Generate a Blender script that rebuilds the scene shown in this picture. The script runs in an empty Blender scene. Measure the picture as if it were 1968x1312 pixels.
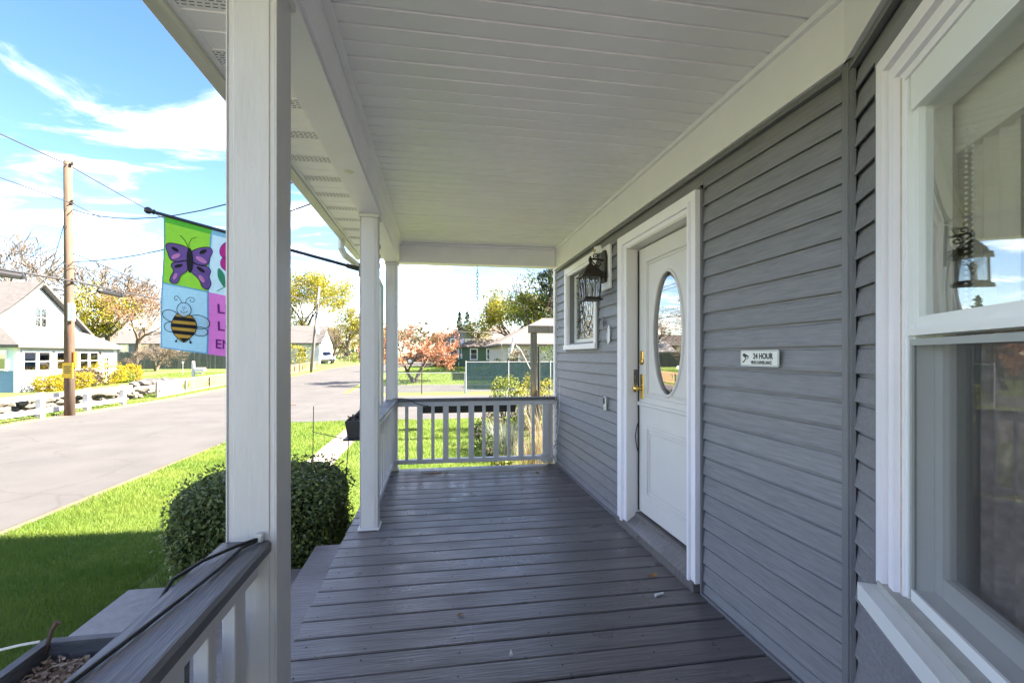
import bpy, bmesh, math, random
import numpy as np
from mathutils import Vector, Matrix

# ------------------------------------------------------------------ camera, sky, sun, exposure
SC = bpy.context.scene
COL = SC.collection
R = math.radians
CAM_Z = 1.37
cam_d = bpy.data.cameras.new('camera'); cam = bpy.data.objects.new('camera', cam_d); COL.objects.link(cam)
cam.location = (0, 0, CAM_Z)
cam.rotation_euler = (R(90), 0, R(-9.28))
cam_d.sensor_width = 36; cam_d.lens = 36 * 900 / 1968
cam_d.shift_y = 27 / 1968
cam_d.clip_start = 0.02; cam_d.clip_end = 2000
SC.camera = cam

SUN_EL, SUN_AZ = 39.0, 91.0            # azimuth clockwise from +Y: the sun stands over +X
world = bpy.data.worlds.new('World'); SC.world = world; world.use_nodes = True
nt = world.node_tree; nt.nodes.clear()
wo = nt.nodes.new('ShaderNodeOutputWorld'); bg = nt.nodes.new('ShaderNodeBackground')
sky = nt.nodes.new('ShaderNodeTexSky'); sky.sky_type = 'NISHITA'; sky.sun_disc = False
sky.sun_elevation = R(SUN_EL); sky.sun_rotation = R(SUN_AZ); sky.air_density = 1.0; sky.dust_density = 0.1; sky.ozone_density = 3.5
bg.inputs['Strength'].default_value = 0.052
# thin clouds, laid out on a plane high above the place
tc = nt.nodes.new('ShaderNodeTexCoord'); sep = nt.nodes.new('ShaderNodeSeparateXYZ')
nt.links.new(tc.outputs['Generated'], sep.inputs[0])
def wmath(op, a, b=None, c=None):
    n = nt.nodes.new('ShaderNodeMath'); n.operation = op
    for i, s in enumerate((a, b, c)):
        if s is None: continue
        if isinstance(s, (int, float)): n.inputs[i].default_value = s
        else: nt.links.new(s, n.inputs[i])
    return n.outputs[0]
zc = wmath('MAXIMUM', sep.outputs['Z'], 0.0); zd = wmath('ADD', zc, 0.12)
px_ = wmath('DIVIDE', sep.outputs['X'], zd); py_ = wmath('DIVIDE', sep.outputs['Y'], zd)
comb = nt.nodes.new('ShaderNodeCombineXYZ'); nt.links.new(px_, comb.inputs[0]); nt.links.new(py_, comb.inputs[1])
comb.inputs[2].default_value = 3.7
nz = nt.nodes.new('ShaderNodeTexNoise'); nz.inputs['Scale'].default_value = 1.5; nz.inputs['Detail'].default_value = 9; nz.inputs['Roughness'].default_value = 0.62; nz.inputs['Distortion'].default_value = 0.5
mp = nt.nodes.new('ShaderNodeMapping'); mp.inputs['Scale'].default_value = (1.0, 1.7, 1); mp.inputs['Rotation'].default_value = (0, 0, R(25)); mp.inputs['Location'].default_value = (4.1, 2.2, 0)
nt.links.new(comb.outputs[0], mp.inputs[0]); nt.links.new(mp.outputs[0], nz.inputs['Vector'])
rmp = nt.nodes.new('ShaderNodeMapRange'); rmp.inputs['From Min'].default_value = 0.47; rmp.inputs['From Max'].default_value = 1.0; rmp.interpolation_type = 'SMOOTHSTEP'
nt.links.new(nz.outputs['Fac'], rmp.inputs['Value'])
cf = wmath('MULTIPLY', rmp.outputs[0], 0.60)
mixc = nt.nodes.new('ShaderNodeMix'); mixc.data_type = 'RGBA'; mixc.inputs[7].default_value = (25.0, 24.0, 23.6, 1)
nt.links.new(cf, mixc.inputs[0]); hs = nt.nodes.new('ShaderNodeHueSaturation'); hs.inputs['Saturation'].default_value = 1.2; hs.inputs['Hue'].default_value = 0.508; hs.inputs['Value'].default_value = 0.66; nt.links.new(sky.outputs[0], hs.inputs['Color']); nt.links.new(hs.outputs[0], mixc.inputs[6])
nt.links.new(mixc.outputs[2], bg.inputs['Color']); nt.links.new(bg.outputs[0], wo.inputs[0])

sun_d = bpy.data.lights.new('sun', 'SUN'); sun = bpy.data.objects.new('sun', sun_d); COL.objects.link(sun)
sun_d.energy = 3.5; sun_d.angle = R(0.53); sun_d.color = (1.0, 0.95, 0.87)
sdir = Vector((math.sin(R(SUN_AZ)) * math.cos(R(SUN_EL)), math.cos(R(SUN_AZ)) * math.cos(R(SUN_EL)), math.sin(R(SUN_EL))))
sun.rotation_euler = sdir.to_track_quat('Z', 'Y').to_euler(); sun.location = (30, 0, 40)
SC.view_settings.view_transform = 'Standard'; SC.view_settings.look = 'None'
SC.view_settings.exposure = 3.88; SC.view_settings.use_white_balance = True; SC.view_settings.white_balance_temperature = 7400; SC.view_settings.white_balance_tint = 14; SC.view_settings.gamma = 1.0; SC.view_settings.use_curve_mapping = False
SC.cycles.max_bounces = 12; SC.cycles.diffuse_bounces = 8; SC.cycles.glossy_bounces = 5; SC.cycles.transmission_bounces = 6; SC.cycles.transparent_max_bounces = 16
SC.cycles.use_denoising = True

# ------------------------------------------------------------------ materials
MATS = {}
def M(name, col, rough=0.6, metal=0.0, var=0.0, vscale=8.0, stretch=(1, 1, 1), bump=0.0, bscale=None, col2=None, spec=0.5, streak=None, detail=6, trans=0.0, rvar=0.0, rnd=0.0):
    """principled material; col..col2 mixed by noise, optional bump"""
    if name in MATS: return MATS[name]
    m = bpy.data.materials.new(name); m.use_nodes = True; t = m.node_tree; b = t.nodes['Principled BSDF']
    b.inputs['Roughness'].default_value = rough; b.inputs['Metallic'].default_value = metal
    b.inputs['Specular IOR Level'].default_value = spec
    b.inputs['Base Color'].default_value = (*col, 1)
    if col2 is None and var > 0: col2 = tuple(min(1, c * (1 + var)) for c in col); col1 = tuple(c * (1 - var) for c in col)
    else: col1 = col
    if col2 is not None or bump > 0:
        co = t.nodes.new('ShaderNodeTexCoord'); mpn = t.nodes.new('ShaderNodeMapping'); mpn.inputs['Scale'].default_value = stretch
        oi = t.nodes.new('ShaderNodeObjectInfo'); ad = t.nodes.new('ShaderNodeVectorMath'); ad.operation = 'ADD'
        sc_ = t.nodes.new('ShaderNodeVectorMath'); sc_.operation = 'SCALE'; sc_.inputs['Scale'].default_value = 37.0
        cb = t.nodes.new('ShaderNodeCombineXYZ')
        for i in range(3): t.links.new(oi.outputs['Random'], cb.inputs[i])
        t.links.new(cb.outputs[0], sc_.inputs[0]); t.links.new(co.outputs['Object'], ad.inputs[0]); t.links.new(sc_.outputs[0], ad.inputs[1])
        t.links.new(ad.outputs[0], mpn.inputs[0])
        n = t.nodes.new('ShaderNodeTexNoise'); n.inputs['Scale'].default_value = vscale; n.inputs['Detail'].default_value = detail; n.inputs['Roughness'].default_value = 0.6
        t.links.new(mpn.outputs[0], n.inputs['Vector'])
        if col2 is not None:
            rp = t.nodes.new('ShaderNodeValToRGB'); rp.color_ramp.elements[0].position = 0.3; rp.color_ramp.elements[1].position = 0.7
            rp.color_ramp.elements[0].color = (*col1, 1); rp.color_ramp.elements[1].color = (*col2, 1)
            t.links.new(n.outputs['Fac'], rp.inputs[0]); outc = rp.outputs[0]
            if streak:      # worn specks: (colour, threshold, scale, stretch)
                sc2, th, ss, sst = streak
                mp2 = t.nodes.new('ShaderNodeMapping'); mp2.inputs['Scale'].default_value = sst; t.links.new(ad.outputs[0], mp2.inputs[0])
                n2 = t.nodes.new('ShaderNodeTexNoise'); n2.inputs['Scale'].default_value = ss; n2.inputs['Detail'].default_value = 8; n2.inputs['Roughness'].default_value = 0.7
                t.links.new(mp2.outputs[0], n2.inputs['Vector'])
                mr = t.nodes.new('ShaderNodeMapRange'); mr.inputs['From Min'].default_value = th; mr.inputs['From Max'].default_value = th + 0.06
                t.links.new(n2.outputs['Fac'], mr.inputs['Value'])
                mx = t.nodes.new('ShaderNodeMix'); mx.data_type = 'RGBA'; mx.inputs[7].default_value = (*sc2, 1)
                t.links.new(mr.outputs[0], mx.inputs[0]); t.links.new(outc, mx.inputs[6]); outc = mx.outputs[2]
            if rnd > 0:     # every piece its own tone
                mr5 = t.nodes.new('ShaderNodeMapRange'); mr5.inputs['To Min'].default_value = 1 - rnd; mr5.inputs['To Max'].default_value = 1 + rnd; t.links.new(oi.outputs['Random'], mr5.inputs['Value'])
                vm = t.nodes.new('ShaderNodeVectorMath'); vm.operation = 'SCALE'; t.links.new(outc, vm.inputs[0]); t.links.new(mr5.outputs[0], vm.inputs['Scale']); outc = vm.outputs[0]
            t.links.new(outc, b.inputs['Base Color'])
        if rvar > 0:
            n4 = t.nodes.new('ShaderNodeTexNoise'); n4.inputs['Scale'].default_value = 3.0; n4.inputs['Detail'].default_value = 5
            t.links.new(ad.outputs[0], n4.inputs['Vector'])
            mr4 = t.nodes.new('ShaderNodeMapRange'); mr4.inputs['From Min'].default_value = 0.3; mr4.inputs['From Max'].default_value = 0.7; mr4.inputs['To Min'].default_value = max(0.05, rough - rvar); mr4.inputs['To Max'].default_value = rough + rvar
            t.links.new(n4.outputs['Fac'], mr4.inputs['Value']); t.links.new(mr4.outputs[0], b.inputs['Roughness'])
        if bump > 0:
            bn = t.nodes.new('ShaderNodeBump'); bn.inputs['Strength'].default_value = bump; bn.inputs['Distance'].default_value = 0.01
            src = n
            if bscale:
                src = t.nodes.new('ShaderNodeTexNoise'); src.inputs['Scale'].default_value = bscale; src.inputs['Detail'].default_value = 6
                t.links.new(mpn.outputs[0], src.inputs['Vector'])
            t.links.new(src.outputs['Fac'], bn.inputs['Height']); t.links.new(bn.outputs[0], b.inputs['Normal'])
    if trans > 0:
        tr = t.nodes.new('ShaderNodeBsdfTranslucent'); ms = t.nodes.new('ShaderNodeMixShader'); ms.inputs[0].default_value = trans
        o = t.nodes['Material Output']; t.links.new(b.outputs[0], ms.inputs[1]); t.links.new(tr.outputs[0], ms.inputs[2]); t.links.new(ms.outputs[0], o.inputs[0])
        src = b.inputs['Base Color']
        if src.is_linked: t.links.new(src.links[0].from_socket, tr.inputs[0])
        else: tr.inputs[0].default_value = (*col, 1)
    MATS[name] = m; return m

def glass_mat(name, tint, mirror, rough=0.01, wobble=0.0, wscale=3.0):
    """window pane: clear sheet with a strong reflection"""
    m = bpy.data.materials.new(name); m.use_nodes = True; t = m.node_tree; t.nodes.clear()
    o = t.nodes.new('ShaderNodeOutputMaterial'); g = t.nodes.new('ShaderNodeBsdfGlossy'); g.inputs['Roughness'].default_value = rough; g.inputs['Color'].default_value = (0.95, 0.96, 0.97, 1)
    tr = t.nodes.new('ShaderNodeBsdfTransparent'); tr.inputs[0].default_value = (*tint, 1)
    lw = t.nodes.new('ShaderNodeLayerWeight'); lw.inputs[0].default_value = 0.5; pw = t.nodes.new('ShaderNodeMath'); pw.operation = 'POWER'; pw.inputs[1].default_value = 4.0; t.links.new(lw.outputs['Facing'], pw.inputs[0])
    mr = t.nodes.new('ShaderNodeMapRange'); mr.inputs['To Min'].default_value = mirror; mr.inputs['To Max'].default_value = 1.0
    t.links.new(pw.outputs[0], mr.inputs['Value'])
    ms = t.nodes.new('ShaderNodeMixShader'); t.links.new(mr.outputs[0], ms.inputs[0]); t.links.new(tr.outputs[0], ms.inputs[1]); t.links.new(g.outputs[0], ms.inputs[2]); t.links.new(ms.outputs[0], o.inputs[0])
    if wobble > 0:
        co = t.nodes.new('ShaderNodeTexCoord'); n = t.nodes.new('ShaderNodeTexNoise'); n.inputs['Scale'].default_value = wscale; n.inputs['Detail'].default_value = 1
        t.links.new(co.outputs['Object'], n.inputs['Vector']); bn = t.nodes.new('ShaderNodeBump'); bn.inputs['Strength'].default_value = wobble; bn.inputs['Distance'].default_value = 0.05
        t.links.new(n.outputs['Fac'], bn.inputs['Height']); t.links.new(bn.outputs[0], g.inputs['Normal'])
    MATS[name] = m; return m

WHITE = M('white_paint', (0.62, 0.595, 0.60), 0.45, var=0.05, vscale=5, stretch=(3, 3, 0.6), bump=0.12, bscale=30, streak=((0.42, 0.40, 0.38), 0.665, 9, (3, 3, 0.45)))
TRIM = M('cream_trim', (0.87, 0.83, 0.89), 0.4, var=0.03, vscale=4, bump=0.03)
CEIL = M('ceiling_vinyl', (0.87, 0.84, 0.89), 0.38, var=0.035, vscale=2.2, bump=0.03, bscale=60, streak=((0.42, 0.41, 0.38), 0.78, 14, (1, 1, 1)))
SIDING = M('slate_siding', (0.208, 0.203, 0.224), 0.5, rnd=0.05, var=0.18, vscale=7, stretch=(14, 1.0, 14), bump=0.16, bscale=7)
SIDTRIM = M('slate_trim', (0.175, 0.174, 0.192), 0.45, var=0.12, vscale=9, stretch=(14, 14, 1), bump=0.08)
DECK = M('deck_paint', (0.135, 0.120, 0.116), 0.36, rnd=0.13, var=0.26, vscale=5, stretch=(0.7, 9, 4), bump=0.35, bscale=9, streak=((0.30, 0.29, 0.285), 0.635, 9, (1.6, 16, 4)), rvar=0.14)
CAP = M('rail_cap_paint', (0.115, 0.112, 0.12), 0.42, var=0.18, vscale=5, stretch=(9, 0.8, 4), bump=0.5, bscale=8, rvar=0.12, streak=((0.03, 0.03, 0.034), 0.66, 6, (16, 0.9, 4)))
BLACK = M('black_rubber', (0.015, 0.015, 0.016), 0.5)
IRON = M('dark_bronze', (0.055, 0.045, 0.036), 0.5, metal=0.6, var=0.4, vscale=40, bump=0.3)
BRASS = M('brass', (0.75, 0.50, 0.16), 0.2, metal=1.0, var=0.15, vscale=20)
STEEL = M('galvanised_steel', (0.45, 0.46, 0.47), 0.45, metal=0.7, var=0.15, vscale=12)
DARKROOM = M('dark_interior', (0.045, 0.042, 0.04), 0.9)
DOORW = M('door_white', (0.70, 0.655, 0.645), 0.42, var=0.03, vscale=4, bump=0.04, streak=((0.40, 0.38, 0.36), 0.715, 10, (1, 2.2, 1)))
SHINGLE = M('roof_shingle', (0.17, 0.165, 0.16), 0.9, var=0.3, vscale=12, stretch=(1, 1, 3), bump=0.4)
CONCRETE = M('concrete', (0.25, 0.24, 0.228), 0.9, var=0.15, vscale=14, bump=0.25, bscale=60)

# ------------------------------------------------------------------ mesh helpers
class MB:
    """collects shapes (world coordinates) that become one mesh"""
    def __init__(s): s.v = []; s.f = []
    def add(s, vs, fs):
        n = len(s.v); s.v += [tuple(p) for p in vs]; s.f += [tuple(i + n for i in f) for f in fs]; return s
    def box(s, x0, x1, y0, y1, z0, z1, bev=0.0):
        if bev <= 0:
            vs = [(x, y, z) for z in (z0, z1) for y in (y0, y1) for x in (x0, x1)]
            return s.add(vs, [(0, 2, 3, 1), (4, 5, 7, 6), (0, 1, 5, 4), (2, 6, 7, 3), (0, 4, 6, 2), (1, 3, 7, 5)])
        b = min(bev, (x1 - x0) * .45, (y1 - y0) * .45, (z1 - z0) * .45)
        bm = bmesh.new(); bmesh.ops.create_cube(bm, size=1)
        for v in bm.verts: v.co = ((x0 + x1) / 2 + v.co.x * (x1 - x0), (y0 + y1) / 2 + v.co.y * (y1 - y0), (z0 + z1) / 2 + v.co.z * (z1 - z0))
        bmesh.ops.bevel(bm, geom=bm.edges[:], offset=b, segments=1, affect='EDGES')
        bm.verts.index_update(); s.add([v.co[:] for v in bm.verts], [[v.index for v in f.verts] for f in bm.faces]); bm.free(); return s
    def obox(s, c, ax, ay, az):
        """box from centre and three half-axis vectors"""
        c, ax, ay, az = Vector(c), Vector(ax), Vector(ay), Vector(az)
        vs = [c + ax * i + ay * j + az * k for k in (-1, 1) for j in (-1, 1) for i in (-1, 1)]
        return s.add(vs, [(0, 2, 3, 1), (4, 5, 7, 6), (0, 1, 5, 4), (2, 6, 7, 3), (0, 4, 6, 2), (1, 3, 7, 5)])
    def bar(s, a, b, w, h=None):
        a, b = Vector(a), Vector(b); d = (b - a).normalized(); up = Vector((0, 0, 1)) if abs(d.z) < .95 else Vector((0, 1, 0))
        r = d.cross(up).normalized(); u = r.cross(d)
        return s.obox((a + b) / 2, (b - a) / 2, r * w / 2, u * (h or w) / 2)
    def tube(s, pts, rads, n=8, cap=True):
        pts = [Vector(p) for p in pts]
        if isinstance(rads, (int, float)): rads = [rads] * len(pts)
        base = len(s.v); prev = None
        for i, p in enumerate(pts):
            d = (pts[min(i + 1, len(pts) - 1)] - pts[max(i - 1, 0)])
            d = d.normalized() if d.length > 1e-9 else Vector((0, 0, 1))
            if prev is None: r = d.orthogonal().normalized()
            else:
                r = prev - d * prev.dot(d); r = r.normalized() if r.length > 1e-6 else d.orthogonal().normalized()
            prev = r; u = d.cross(r)
            for k in range(n):
                a = 2 * math.pi * k / n; s.v.append(tuple(p + (r * math.cos(a) + u * math.sin(a)) * rads[i]))
        for i in range(len(pts) - 1):
            for k in range(n):
                a = base + i * n + k; b = base + i * n + (k + 1) % n; s.f.append((a, b, b + n, a + n))
        if cap:
            s.f.append(tuple(base + k for k in reversed(range(n)))); e = base + (len(pts) - 1) * n; s.f.append(tuple(e + k for k in range(n)))
        return s
    def lathe(s, c, prof, n=16, axis=(0, 0, 1)):
        c = Vector(c); ax = Vector(axis).normalized(); r = ax.orthogonal().normalized(); u = ax.cross(r); base = len(s.v)
        for (rad, h) in prof:
            for k in range(n):
                a = 2 * math.pi * k / n; s.v.append(tuple(c + ax * h + (r * math.cos(a) + u * math.sin(a)) * rad))
        for i in range(len(prof) - 1):
            for k in range(n):
                a = base + i * n + k; b = base + i * n + (k + 1) % n; s.f.append((a, b, b + n, a + n))
        s.f.append(tuple(base + k for k in reversed(range(n)))); e = base + (len(prof) - 1) * n; s.f.append(tuple(e + k for k in range(n)))
        return s
    def prism(s, poly, a, b, axis='y'):
        """polygon (2-D) extruded between a and b along axis; poly in the other two axes"""
        def p(q, t): return {'y': (q[0], t, q[1]), 'x': (t, q[0], q[1]), 'z': (q[0], q[1], t)}[axis]
        n = len(poly); vs = [p(q, a) for q in poly] + [p(q, b) for q in poly]
        fs = [tuple(range(n)), tuple(range(2 * n - 1, n - 1, -1))] + [(i, i + n, (i + 1) % n + n, (i + 1) % n) for i in range(n)]
        return s.add(vs, fs)
    def ico(s, c, rx, ry, rz, sub=1, seed=0, rough=0.2):
        rng = random.Random(seed); bm = bmesh.new(); bmesh.ops.create_icosphere(bm, subdivisions=sub, radius=1)
        c = Vector(c)
        vs = [c + Vector((v.co.x * rx, v.co.y * ry, v.co.z * rz)) * (1 + rng.uniform(-rough, rough)) for v in bm.verts]
        bm.verts.index_update(); s.add(vs, [[v.index for v in f.verts] for f in bm.faces]); bm.free(); return s

WPOS = {}          # world position of every empty or object used as a parent
def mesh_obj(name, me, mat, parent=None, loc=(0, 0, 0), smooth=False):
    o = bpy.data.objects.new(name, me); COL.objects.link(o)
    if mat is not None and not me.materials: me.materials.append(mat)
    loc = Vector(loc)
    if parent is not None: o.parent = parent; o.location = loc - WPOS[parent.name]
    else: o.location = loc
    WPOS[o.name] = loc
    if smooth: me.polygons.foreach_set('use_smooth', [True] * len(me.polygons))
    return o
def to_mesh(name, mb, origin):
    me = bpy.data.meshes.new(name); ox, oy, oz = origin
    me.from_pydata([(x - ox, y - oy, z - oz) for x, y, z in mb.v], [], mb.f)
    bm = bmesh.new(); bm.from_mesh(me); bmesh.ops.recalc_face_normals(bm, faces=bm.faces); bm.to_mesh(me); bm.free()
    me.update(); return me
def part(name, mb, mat, parent=None, smooth=False, label=None):
    a = np.array(mb.v); lo, hi = a.min(0), a.max(0); org = ((lo[0] + hi[0]) / 2, (lo[1] + hi[1]) / 2, lo[2])
    o = mesh_obj(name, to_mesh(name, mb, org), mat, parent, org, smooth)
    if label: o['label'] = label
    return o
def tag(o, label, cat, group=None, kind=None):
    if label: o['label'] = label
    if cat: o['category'] = cat
    if group: o['group'] = group
    if kind: o['kind'] = kind
    return o
def thing(name, loc, label, cat, group=None):
    o = bpy.data.objects.new(name, None); COL.objects.link(o); o.location = loc; o.empty_display_size = 0.1
    WPOS[o.name] = Vector(loc); return tag(o, label, cat, group)
def node(name, parent, loc):
    o = bpy.data.objects.new(name, None); COL.objects.link(o); o.parent = parent; o.location = Vector(loc) - WPOS[parent.name]
    WPOS[o.name] = Vector(loc); o.empty_display_size = 0.1; return o
def struct(o): o['kind'] = 'structure'; return o

# ------------------------------------------------------------------ the lie of the land
G0 = -0.70
def tz(y):
    if y < 25: return G0
    return G0 + 0.024 * (min(y, 95) - 25)
# ------------------------------------------------------------------ ground, road, paths
GRASSG = M('lawn_ground', (0.060, 0.105, 0.014), 0.95, col2=(0.115, 0.165, 0.022), vscale=0.9, bump=0.5, bscale=40, detail=10)
ASPHALT = M('bleached_asphalt', (0.050, 0.050, 0.050), 0.92, var=0.2, vscale=0.7, bump=0.25, bscale=120, detail=12, streak=((0.042, 0.041, 0.041), 0.64, 0.5, (2.2, 0.5, 1)))
t = ASPHALT.node_tree; b_ = t.nodes['Principled BSDF']      # cracks and mended seams
co = t.nodes.new('ShaderNodeTexCoord'); nn = t.nodes.new('ShaderNodeTexNoise'); nn.inputs['Scale'].default_value = .8; nn.inputs['Detail'].default_value = 6; t.links.new(co.outputs['Object'], nn.inputs['Vector'])
va = t.nodes.new('ShaderNodeVectorMath'); va.operation = 'ADD'; t.links.new(co.outputs['Object'], va.inputs[0]); t.links.new(nn.outputs['Color'], va.inputs[1])
vo = t.nodes.new('ShaderNodeTexVoronoi'); vo.feature = 'DISTANCE_TO_EDGE'; vo.inputs['Scale'].default_value = .33; t.links.new(va.outputs[0], vo.inputs['Vector'])
cr = t.nodes.new('ShaderNodeMapRange'); cr.inputs['From Min'].default_value = .004; cr.inputs['From Max'].default_value = .010; cr.inputs['To Min'].default_value = .45; cr.inputs['To Max'].default_value = 0; t.links.new(vo.outputs['Distance'], cr.inputs['Value'])
mxr = t.nodes.new('ShaderNodeMix'); mxr.data_type = 'RGBA'; mxr.inputs[7].default_value = (.03, .03, .03, 1); t.links.new(cr.outputs[0], mxr.inputs[0]); t.links.new(b_.inputs['Base Color'].links[0].from_socket, mxr.inputs[6]); t.links.new(mxr.outputs[2], b_.inputs['Base Color'])
DIRT = M('sandy_verge', (0.11, 0.082, 0.056), 0.95, var=0.25, vscale=3, bump=0.4)
def sheet(name, left, right, ys, dz, mat, jit=0.0, seed=1):
    rng = random.Random(seed); vs = []; fs = []
    for y in ys:
        l, r = left(y), right(y)
        vs += [(l + rng.uniform(-jit, jit), y, tz(y) + dz), (r + rng.uniform(-jit, jit), y, tz(y) + dz)]
    for i in range(len(ys) - 1): a = 2 * i; fs.append((a, a + 1, a + 3, a + 2))
    return struct(part(name, MB().add(vs, fs), mat))
def frange(a, b, st):
    n = int(round((b - a) / st)); return [a + (b - a) * i / n for i in range(n + 1)]
xs = [-420, -200] + [i for i in range(-120, 121, 20)] + [200, 420]
ys = [-300, -120] + [i for i in range(-60, 25, 17)] + [25] + [i for i in range(30, 96, 5)] + [150, 260, 500]
vs = [(x, y, tz(y)) for y in ys for x in xs]; nx = len(xs)
struct(part('ground', MB().add(vs, [(j * nx + i, j * nx + i + 1, (j + 1) * nx + i + 1, (j + 1) * nx + i) for j in range(len(ys) - 1) for i in range(nx - 1)]), GRASSG))
def lerp_tab(tab, y):
    if y <= tab[0][0]: return tab[0][1]
    for (a, va), (b, vb) in zip(tab, tab[1:]):
        if y <= b: return va + (vb - va) * (y - a) / (b - a)
    return tab[-1][1]
RL = [(-80, -12.3), (20, -12.3), (34, -11.6), (44, -11.2), (53, -11.0), (61, -9.6), (68, -5.5), (74, 3.0), (80, 16)]
RR = [(-80, -5.0), (20, -5.0), (50, -4.8), (57, -3.6), (62, 2.0), (66, 12.0), (70, 24), (80, 40)]
ROAD_L = lambda y: lerp_tab(RL, y); ROAD_R = lambda y: lerp_tab(RR, y)
sheet('road', ROAD_L, ROAD_R, frange(-80, 72, 1.0), 0.016, ASPHALT, 0.05, 2)
sheet('dirt_verge', lambda y: ROAD_L(y) - 0.75, lambda y: ROAD_L(y) + 0.2, frange(-20, 40, 0.7), 0.008, DIRT, 0.14, 3)
sheet('gravel_verge', lambda y: -5.15, lambda y: -4.86, frange(-20, 15.4, 0.6), 0.008, DIRT, 0.07, 4)
sheet('driveway', lambda y: -5.1, lambda y: 9.0 if y > 18 else 2.6 + (y - 15.4) * 2, frange(15.4, 24.6, 0.92), 0.010, ASPHALT, 0.05, 5)
sheet('cross_street', lambda y: -4.6, lambda y: 30, frange(26.4, 31.2, 0.8), 0.010, ASPHALT, 0.05, 6)
sheet('road_apron', lambda y: -5.1, lambda y: -3.0, frange(24.6, 26.4, 0.6), 0.010, ASPHALT, 0.03, 8)
sheet('added_bounce_drive', lambda y: -5.0, lambda y: 9.0, frange(-9.0, -3.2, 1.0), 0.010, CONCRETE, 0.02, 9)  # unseen concrete sheet added behind the camera to bounce sunlight into the porch
sheet('side_drive', lambda y: -30, lambda y: -12.0, frange(36.6, 39.4, 0.7), 0.010, ASPHALT, 0.05, 7)

# concrete walk and the paver path beyond the hedge
wk = struct(bpy.data.objects.new('walkway', None)); COL.objects.link(wk); wk.location = (-2.28, 1, G0); WPOS[wk.name] = Vector((-2.28, 1, G0))
rng = random.Random(5)
yy = -2.6
while yy < 4.3:
    part('slab', MB().box(-2.62, -1.92, yy, yy + 1.18, G0 - 0.05, G0 + 0.045 + rng.uniform(-.006, .006), 0.008), CONCRETE, wk); yy += 1.19
PAVER = M('paver', (0.17, 0.145, 0.13), 0.9, var=0.18, vscale=9, bump=0.2)
pp = struct(bpy.data.objects.new('paver_path', None)); COL.objects.link(pp); pp.location = (-2.2, 10, G0); WPOS[pp.name] = Vector((-2.2, 10, G0))
pm = to_mesh('paver', MB().box(-0.135, 0.135, -0.195, 0.195, -0.04, 0.03, 0.008), (0, 0, 0))
yy = 6.0
while yy < 15.2:
    for k in range(2):
        o = mesh_obj('paver', pm, PAVER, pp, (-2.34 + 0.28 * k, yy, G0 + rng.uniform(-.006, .006))); o.rotation_euler.z = rng.uniform(-.03, .03)
    yy += 0.405

# drain grate and the kerb stone by the driveway
part('drain_grate', MB().box(-6.3, -5.7, 20.6, 21.0, G0 + .012, G0 + .03), M('rust', (0.09, 0.05, 0.035), 0.8, var=0.3, vscale=20)); tag(bpy.data.objects['drain_grate'], 'rusty rectangular drain grate set in the road', 'drain grate')

# ------------------------------------------------------------------ grass blades (stuff)
GRASSM = M('grass_blade', (0.080, 0.165, 0.020), 0.6, col2=(0.175, 0.235, 0.042), vscale=1.3, detail=8, trans=0.5, spec=0.3, streak=((.27, .23, .09), .60, 45, (1, 1, 1)))
def grass(name, rects, label, seed, hmin=0.035, hmax=0.075, w=0.007, mat=None):
    g = np.random.default_rng(seed); V = []; n_tot = 0
    for (x0, x1, y0, y1, dens, wmul) in rects:
        n = int((x1 - x0) * (y1 - y0) * dens)
        x = g.uniform(x0, x1, n); y = g.uniform(y0, y1, n); z = np.array([G0] * n) if y1 <= 25 else np.array([tz(t) for t in y])
        h = g.uniform(hmin, hmax, n) * (0.75 + 0.5 * (np.sin(x * 2.3 + y * 1.1) * np.sin(y * 1.7 - x) * .5 + .5)); a = g.uniform(0, 2 * np.pi, n); ww = w * wmul * g.uniform(.6, 1.3, n)
        lean = g.uniform(0.1, 0.9, n) * h; la = g.uniform(0, 2 * np.pi, n)
        p = np.empty((n, 3, 3)); cx, sx = np.cos(a) * ww / 2, np.sin(a) * ww / 2
        p[:, 0] = np.stack([x - cx, y - sx, z - .004], 1); p[:, 1] = np.stack([x + cx, y + sx, z - .004], 1)
        p[:, 2] = np.stack([x + np.cos(la) * lean, y + np.sin(la) * lean, z + h], 1); V.append(p.reshape(-1, 3)); n_tot += n
    V = np.concatenate(V); me = bpy.data.meshes.new(name); me.vertices.add(len(V)); me.vertices.foreach_set('co', V.ravel().astype(np.float32))
    me.loops.add(len(V)); me.loops.foreach_set('vertex_index', np.arange(len(V), dtype=np.int32)); me.polygons.add(n_tot)
    me.polygons.foreach_set('loop_start', np.arange(0, len(V), 3, dtype=np.int32)); me.polygons.foreach_set('loop_total', np.full(n_tot, 3, dtype=np.int32)); me.update(); me.validate()
    o = bpy.data.objects.new(name, me); COL.objects.link(o); me.materials.append(mat or GRASSM); return tag(o, label, 'grass', kind='stuff')
grass('lawn_grass', [(-4.92, -2.63, 1.5, 4.5, 7000, 0.8), (-4.92, -2.63, 4.5, 7.5, 5500, 1.0), (-4.92, -2.5, 7.5, 11, 2600, 1.5), (-4.92, -2.5, 11, 15.35, 1300, 2.2),
     (-1.92, 3.0, 6.0, 9.0, 2400, 1.4), (-1.92, 2.6, 9, 15.35, 1300, 2.0), (-2.6, -1.92, 4.5, 6.0, 3000, 1.0)], 'short green lawn grass between the porch, the walkway and the road', 11)
grass('far_lawn_grass', [(-3.8, 4.0, 31.4, 45, 120, 5.0), (-3.0, 8, 45, 57, 60, 7), (-16, -13.4, 14, 34, 160, 3.5), (-13.2, -12.7, 15, 46, 300, 3.0), (-23, -14, 39.6, 47, 90, 5)], 'mown lawns across the street and beyond the chain-link fence', 12, 0.05, 0.11)

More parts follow.
